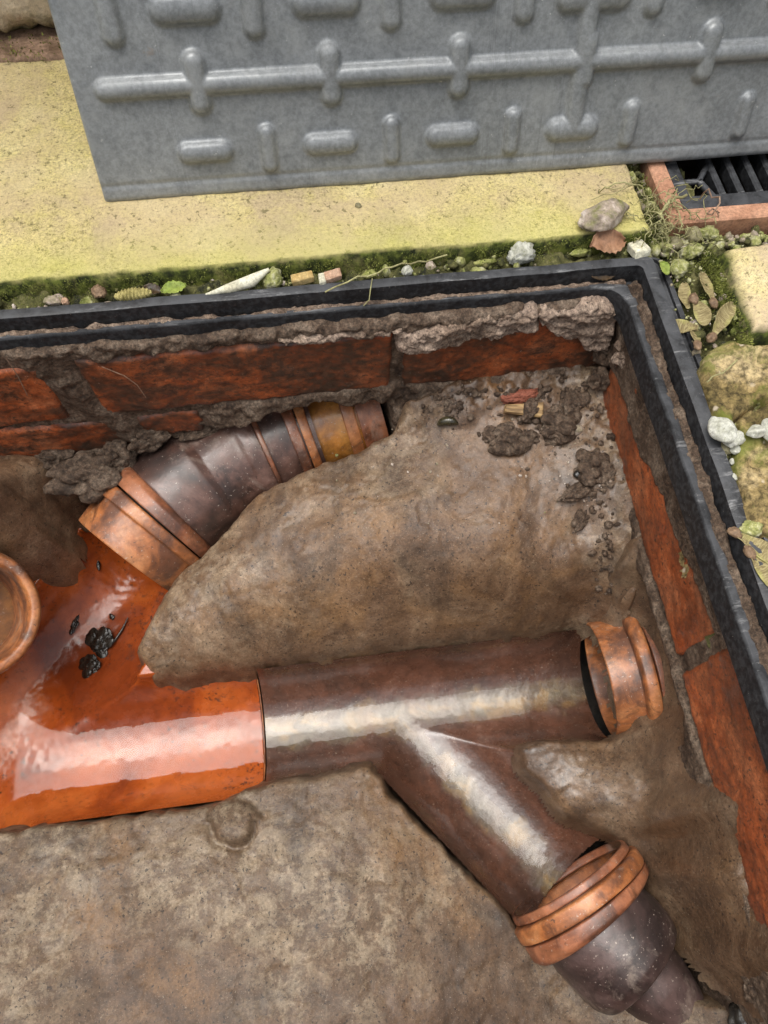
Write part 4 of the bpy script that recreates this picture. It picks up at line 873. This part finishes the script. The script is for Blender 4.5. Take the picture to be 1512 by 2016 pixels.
def samara(px, py, z, L, W, rot, label, seed, tilt=(0, 0), nut=True):
    t = empty('winged_seed', tuple(at_z(px, py, z))); t.rotation_euler = (tilt[0], tilt[1], rot); tag(t, label, 'winged seed', 'winged seeds beside the frame')
    o = leaf('wing', 0, 0, 0, L, W, M['wing'], None, 0, .35, None, seed, True); o.parent = t; o.location = (0, 0, 0)
    if nut:
        q = link('seed', rock_mesh('seed', (.0044, .0030, .0026), seed, 3, .25), M['nut'], None); q.parent = t; q.location = (-L * .52, 0, .0005)
    return t
samara(1394, 566, -.008, .027, .0050, 1.5, 'papery winged seed pointing to the mossy stones, uppermost of the heap', 1, (.35, 0))
samara(1352, 582, -.009, .023, .0040, 1.35, 'slim pale winged seed lying along the frame edge', 2, (-.3, 0), False)
samara(1376, 616, -.006, .021, .0052, -1.5, 'winged seed with dark round seed on top of the heap', 3, (.4, .1))
samara(1347, 640, -.009, .018, .0050, 2.5, 'green tinged winged seed tucked against the frame', 4, (-.3, .3), False)
samara(1424, 632, -.004, .034, .0058, .78, 'long brown winged seed slanting towards the pale slab', 5, (.5, 0))
samara(1372, 664, -.008, .017, .0040, 1.2, 'small winged seed nearest the mossy concrete lump', 6, (.2, .25))
samara(1492, 1085, -.006, .030, .006, -.9, 'long winged seed in the gap beside the lower frame', 7)
samara(1500, 1125, -.006, .024, .006, -1.3, 'yellow winged seed at the lower right frame edge', 8)
# tangled roots by the gully
rt = empty('root_tangle', tuple(at_z(1300, 420, 0))); tag(rt, 'tangle of thin pale roots by the gully corner', 'roots')
def wander(p0, p1, n=14, amp=.004, zamp=.005, seed=0):
    g_ = np.random.default_rng(seed); t = np.linspace(0, 1, n)[:, None]; q = np.asarray(p0) * (1 - t) + np.asarray(p1) * t
    o_ = np.cumsum(g_.normal(size=(n, 3)), 0); o_ -= o_[0] + (o_[-1] - o_[0]) * t; o_ *= amp / 2.0; q = q + o_
    q[:, 2] += zamp * np.sin(np.pi * t[:, 0]); return q
for k in range(46):
    c0 = (rnd.gauss(1300, 34), rnd.gauss(430, 30)); c1 = (c0[0] + rnd.gauss(0, 48), c0[1] + rnd.gauss(8, 34))
    tube('root', wander(at_z(*c0, rnd.uniform(-.008, .004)), at_z(*c1, rnd.uniform(-.008, .003)), 14, .004, .005, k), rnd.uniform(.0002, .00042), M['root'], rt, 5)
tube('root', wander(at_z(1300, 428, .001), at_z(1352, 384, .006), 12, .003, .004, 77), .0011, M['root'], rt, 6)
tube('root', wander(at_z(1180, 372, .002), at_z(1310, 440, .002), 16, .006, .004, 78), .0005, M['root'], rt, 6)
tw = tube('root_strand', wander(at_z(1378, 392, 0), at_z(1415, 425, -.002), 12, .008, .004, 80), .0006, M['root_brown'], None, 6); tag(tw, 'curled brown strand lying over the gully rim', 'roots')
st_ = tube('dry_stalk', wander(at_z(640, 575, .0), at_z(880, 502, .002), 14, .003, .003, 81), .0006, M['root'], None, 6); tag(st_, 'dry grass stalk lying on the moss behind the frame', 'stalk')
st_ = tube('dry_stalk', wander(at_z(1392, 752, .001), at_z(1452, 708, .003), 10, .002, .001, 82), .0005, M['root'], None, 6); tag(st_, 'thin curved straw lying on the mossy concrete lump', 'stalk')
hr = tube('hair_root', [at_y(12, 705, WY - .004), at_y(35, 740, WY - .006), at_y(54, 778, WY - .004)], .00035, M['root_brown'], None, 5); tag(hr, 'fine root hanging down the leftmost back brick', 'roots')
hr = tube('hair_root', [at_y(200, 722, WY - .004), at_y(245, 740, WY - .005), at_y(270, 758, WY - .005), at_y(287, 782, WY - .004)], .00035, M['root_brown'], None, 5); tag(hr, 'fine root curving across the long stained back brick', 'roots')
hr = tube('hair_root', [at_z(733, 548, -.003), at_y(729, 572, GY - .009), at_y(727, 590, GY - .012), at_y(716, 602, GY - .012)], .0004, M['root'], None, 5); tag(hr, 'fine root hanging over the back edge of the frame', 'roots')
# red scraps in the frame corner
o = pebble('scrap', 1238, 541, -.020, (.0036, .003, .0018), M['red_bit'], 'bright orange red scrap in the frame corner', 'scrap', seed=31, facet=.3, level=3)
o = pebble('scrap', 1150, 552, -.019, (.002, .0012, .001), M['red_bit'], 'tiny orange red crumb on the back ledge of the frame', 'scrap', seed=32, facet=.3, level=3)
# gravel and moss
def scatter(name, regions, n, smin, smax, mats, seed, level=2):
    g_ = np.random.default_rng(seed); objs = {}
    for k in range(n):
        x0, x1, y0, y1, z0, z1 = regions[g_.integers(len(regions))]
        p = np.array([g_.uniform(x0, x1), g_.uniform(y0, y1), g_.uniform(z0, z1)]); s = smin + (smax - smin) * g_.random() ** 3
        V, F = ico(level); kf = 1 + .35 * fbm(V[:, 0], V[:, 1], V[:, 2], f=1.4, octs=2, seed=int(g_.integers(1e6)))
        V = V * kf[:, None] * (s * g_.uniform(.6, 1.2, 3)) + p; mi = int(g_.integers(len(mats)))
        L = objs.setdefault(mi, [[], [], 0]); L[0].append(V); L[1].append(F + L[2]); L[2] += len(V)
    for mi, (V, F, _) in objs.items():
        tag(link(name, raw_mesh(name, np.concatenate(V), np.concatenate(F)), mats[mi]), kind='stuff')
strips = [(-.5, .25, GY + .002, .367, -.016, -.010), (.250, .294, .20, .372, -.016, -.008), (.250, .262, .355, .46, -.016, -.006), (.252, .40, .355, .372, -.016, -.010), (.262, .292, -.1, .16, -.016, -.008)]
scatter('gravel', strips, 1300, .0007, .0046, [M['stone_moss'], M['stone_pink'], M['soil'], M['stone_moss']], 5)
def moss_mesh(name, regions, n, size, mat, seed):
    g_ = np.random.default_rng(seed); r = np.array(regions); pick = g_.integers(len(r), size=n); q = r[pick]
    P_ = np.stack([g_.uniform(q[:, 2 * i], q[:, 2 * i + 1]) for i in range(3)], -1)
    keep = fbm(P_[:, 0], P_[:, 1], P_[:, 2], f=70, octs=3, seed=seed) > -.25; P_ = P_[keep]; n = len(P_)
    s = size * g_.uniform(.5, 1.3, (n, 1)); a_ = g_.normal(size=(n, 3)); a_ /= np.linalg.norm(a_, axis=1, keepdims=True); b_ = np.cross(a_, g_.normal(size=(n, 3))); b_ /= np.linalg.norm(b_, axis=1, keepdims=True)
    up_ = a_ * .6 + np.array([0, -.3, .8])
    V = np.stack([P_ - b_ * s * .3, P_ + b_ * s * .3, P_ + up_ * s], 1).reshape(-1, 3)
    tag(link(name, raw_mesh(name, V, np.arange(3 * n).reshape(-1, 3)), mat, None, False), kind='stuff')
moss_mesh('moss', [(-.5, .25, .3575, .3695, -.017, -.004), (-.5, .25, .3665, .3695, -.016, -.003), (.246, .262, .36, .47, -.016, -.004), (.282, .291, .262, .352, -.016, -.006), (.257, .292, .16, .36, -.016, -.010)], 34000, .0017, M['moss'], 3)
moss_mesh('moss', [(-.6, -.1, .588, .616, -.004, .008)], 3500, .0022, M['moss'], 4)

# ---------------------------------------------------------------- loose things in the chamber
def lump_thing(name, px, py, z, size, mat, label, seed, rot=0, cat='rubble', rough=.5, grain=.3, f=2.2, grainf=7, level=5, sink=.25):
    if px > 850 and py > 770 and cat != 'mortar lump' and px < 1200: p = on_bench(px, py); z = p[2]
    else: p = at_z(px, py, z)
    o = link(name, cauli_mesh(name, size, seed) if rough == .5 else rock_mesh(name, size, seed, level, rough, f, .1, grain, grainf), mat); place(o, (p[0], p[1], z + size[2] * sink), (0, 0, rot)); return tag(o, label, cat)
lump_thing('mortar_lump', 185, 935, -.170, (.030, .019, .017), M['rubble'], 'rough crumbly mortar lump wedged above the orange collar', 1, .2, 'mortar lump')
lump_thing('mortar_lump', 232, 893, -.160, (.011, .010, .010), M['rubble'], 'small crumbly mortar knob touching the collar top', 2, 0, 'mortar lump')
lump_thing('mortar_lump', 300, 866, -.150, (.016, .008, .009), M['rubble'], 'crumbly mortar lump above the brown pipe, right of the collar knob', 22, .3, 'mortar lump')
lump_thing('mortar_lump', 110, 905, -.164, (.016, .010, .010), M['rubble'], 'crumbly mortar lump lying on the far left hump', 12, 0, 'mortar lump')
lump_thing('mortar_lump', 395, 845, -.155, (.024, .008, .009), M['mortar'], 'flat mortar smear below the bricks above the inlet pipe', 3, .1, 'mortar lump', .3, .15)
lump_thing('mortar_lump', 1190, 690, -.085, (.010, .010, .010), M['mortar'], 'brown mortar lump in the brick corner under the frame', 4, 0, 'mortar lump')
lump_thing('mortar_lump', 1236, 700, -.066, (.010, .010, .008), M['mortar_pale'], 'pale mortar knob in the brick corner under the frame', 5, 0, 'mortar lump')
lump_thing('mortar_lump', 1178, 752, -.104, (.007, .008, .011), M['mortar'], 'tall mortar lump at the foot of the brick corner', 6, 0, 'mortar lump')
lump_thing('rubble_clump', 1010, 868, -.128, (.0175, .0115, .009), M['rubble'], 'dark wet rubble clump in front of the wood chip', 7, .1)
lump_thing('rubble_clump', 1098, 840, -.124, (.015, .013, .011), M['rubble'], 'knobbly brown rubble clump right of the wood chip', 8, .3)
lump_thing('rubble_clump', 968, 858, -.128, (.0075, .0065, .005), M['rubble'], 'small loose rubble crumb left of the dark clump', 9)
lump_thing('rubble_clump', 1168, 918, -.122, (.013, .014, .008), M['rubble'], 'pale crumbled mortar heap near the right wall', 10, .2)
lump_thing('rubble_clump', 1140, 968, -.136, (.016, .006, .005), M['rubble'], 'long crumb ridge at the foot of the mortar heap', 11, .3)
lump_thing('rubble_clump', 1145, 1022, -.146, (.010, .005, .004), M['rubble'], 'curled crumb trail on the wet mound edge', 13, .9)
lump_thing('rubble_clump', 1040, 810, -.120, (.010, .007, .006), M['rubble'], 'grey crumb between the red fragment and wood chip', 14, .9)
lump_thing('rubble_clump', 1130, 790, -.114, (.012, .010, .006), M['rubble'], 'dark crumb heap in the back corner of the chamber', 15, .9)
lump_thing('brick_fragment', 1022, 782, -.116, (.0155, .0055, .005), M['red_brick_bit'], 'soft red brick fragment at the foot of the back wall', 16, .1, 'brick fragment', .2, .12)
lump_thing('pebble', 1136, 936, -.132, (.0036, .0032, .003), M['black_sludge'], 'small black pebble left of the mortar heap', 17, 0, 'stone', .1, .05, level=3, sink=.6)
lump_thing('pebble', 1134, 850, -.124, (.0055, .0036, .0036), M['stone_pink'], 'pale pebble beside the knobbly rubble clump', 18, .3, 'stone', .15, .1, level=3, sink=.6)
def crumbs(name, spots, n, smin, smax, mat, seed):
    g_ = np.random.default_rng(seed); Vs, Fs, k = [], [], 0
    q = np.array(spots)[g_.integers(len(spots), size=n)]; px, py = q[:, 0] + g_.normal(size=n) * q[:, 2], q[:, 1] + g_.normal(size=n) * q[:, 3]
    D = (CR @ np.stack([px - 756, 1008 - py, np.full(n, -FPX)])).T; Z = np.full(n, -.15)
    for _ in range(25):
        XY = D[:, :2] * ((Z - CAM_H) / D[:, 2])[:, None]; Z = .5 * Z + .5 * BH[0](XY[:, 0], XY[:, 1])
    for p in np.c_[XY, Z]:
        s_ = smin + (smax - smin) * g_.random() ** 2.5
        V, F = ico(2); kf = 1 + .35 * fbm(V[:, 0], V[:, 1], V[:, 2], f=1.5, octs=2, seed=int(g_.integers(1e6)))
        Vs.append(V * kf[:, None] * s_ * g_.uniform(.6, 1.2, 3) + p + np.array([0, 0, s_ * .3])); Fs.append(F + k); k += len(V)
    tag(link(name, raw_mesh(name, np.concatenate(Vs), np.concatenate(Fs)), mat), kind='stuff')
crumbs('grit', [(1040, 850, 50, 28), (1110, 800, 40, 30), (1170, 930, 22, 45), (1000, 775, 90, 8), (1190, 1080, 14, 60), (880, 800, 30, 14)], 420, .0006, .0034, M['rubble'], 3)
crumbs('grit', [(1050, 830, 60, 40), (900, 930, 160, 60), (1150, 950, 40, 60)], 70, .0005, .0014, M['stone_pink'], 4)
# wood chip
V, F = box_v(-.0155, .0155, -.0048, .0048, -.002, .002, .001); V = np.array(V); V[:, 1] += .18 * V[:, 0] * (V[:, 1] > 0); 
o = link('wood_chip', raw_mesh('wood_chip', V, F), M['wood'], None, False); place(o, tuple(on_bench(1028, 816) + np.array([0, 0, .007])), (.3, .12, -.18)); tag(o, 'short yellow brown wood chip lying across the rubble', 'wood chip')
# slug
g0 = on_bench(860, 842); g1 = on_bench(880, 833); g2 = on_bench(902, 840)
sl = []
for t in np.linspace(0, 1, 15): sl.append((g0 * (1 - t) ** 2 + 2 * t * (1 - t) * (g1 * 2 - (g0 + g2) / 2) + g2 * t * t))
sl = np.array(sl); sl[:, 2] += .0035
lathe_path('slug', sl, [.0004, .0016, .0024, .003, .0033, .0035, .0036, .0036, .0036, .0035, .0033, .0029, .0022, .0014, .0003], M['slug'], None, n=20); tag(S.objects['slug'], 'glossy dark slug curled on the mortar below the bricks', 'slug')
# sludge
def sludge(name, px, py, size, label, seed, rot=0, level=5):
    p = at_z(px, py, -.27); zz = float(orange_z(np.array([p[0]]), np.array([p[1]]))[0]); p = at_z(px, py, zz); zz = float(orange_z(np.array([p[0]]), np.array([p[1]]))[0]); p = at_z(px, py, zz)
    o = link(name, cauli_mesh(name, (size[0] * 1.05, size[1] * 1.05, size[2] * .9), seed, 22, level, .5, .5), M['black_sludge']); place(o, tuple(p), (0, -.5, rot)); return tag(o, label, 'sludge')
sludge('sludge', 188, 1270, (.0145, .011, .004), 'large glossy black sludge lump on the orange channel', 1, .5)
sludge('sludge', 172, 1312, (.011, .009, .004), 'lower glossy black sludge lump touching the large one', 2, .2)
sludge('sludge', 146, 1230, (.004, .007, .002), 'small black sludge drop left of the large lump', 3, -.3, 4)
sludge('sludge', 219, 1214, (.003, .003, .0015), 'tiny black sludge dot above the large lump', 4, 0, 3)
sludge('sludge', 193, 1110, (.002, .005, .0015), 'thin black sludge fleck below the orange collar', 5, .2, 3)
zo = lambda px, py: at_z(px, py, float(orange_z(np.array([at_z(px, py, -.265)[0]]), np.array([at_z(px, py, -.265)[1]]))[0]) + .001)
tw = tube('twig', [zo(205, 1282), zo(225, 1262), zo(240, 1240), zo(252, 1216)], [.0012, .0012, .001, .0005], M['black_sludge'], None, 8); tag(tw, 'thin black twig beside the large sludge lump', 'twig')
# black thing in the lower right corner
lump_thing('mortar_lump', 1490, 1945, -.16, (.008, .010, .008), M['rubble'], 'knobbly mortar lump low on the right wall', 20, 0, 'mortar lump')
lump_thing('pebble', 1470, 2010, -.19, (.012, .014, .01), M['black_sludge'], 'smooth black stone in the bottom right corner', 21, 0, 'stone', .15, .03, level=4)
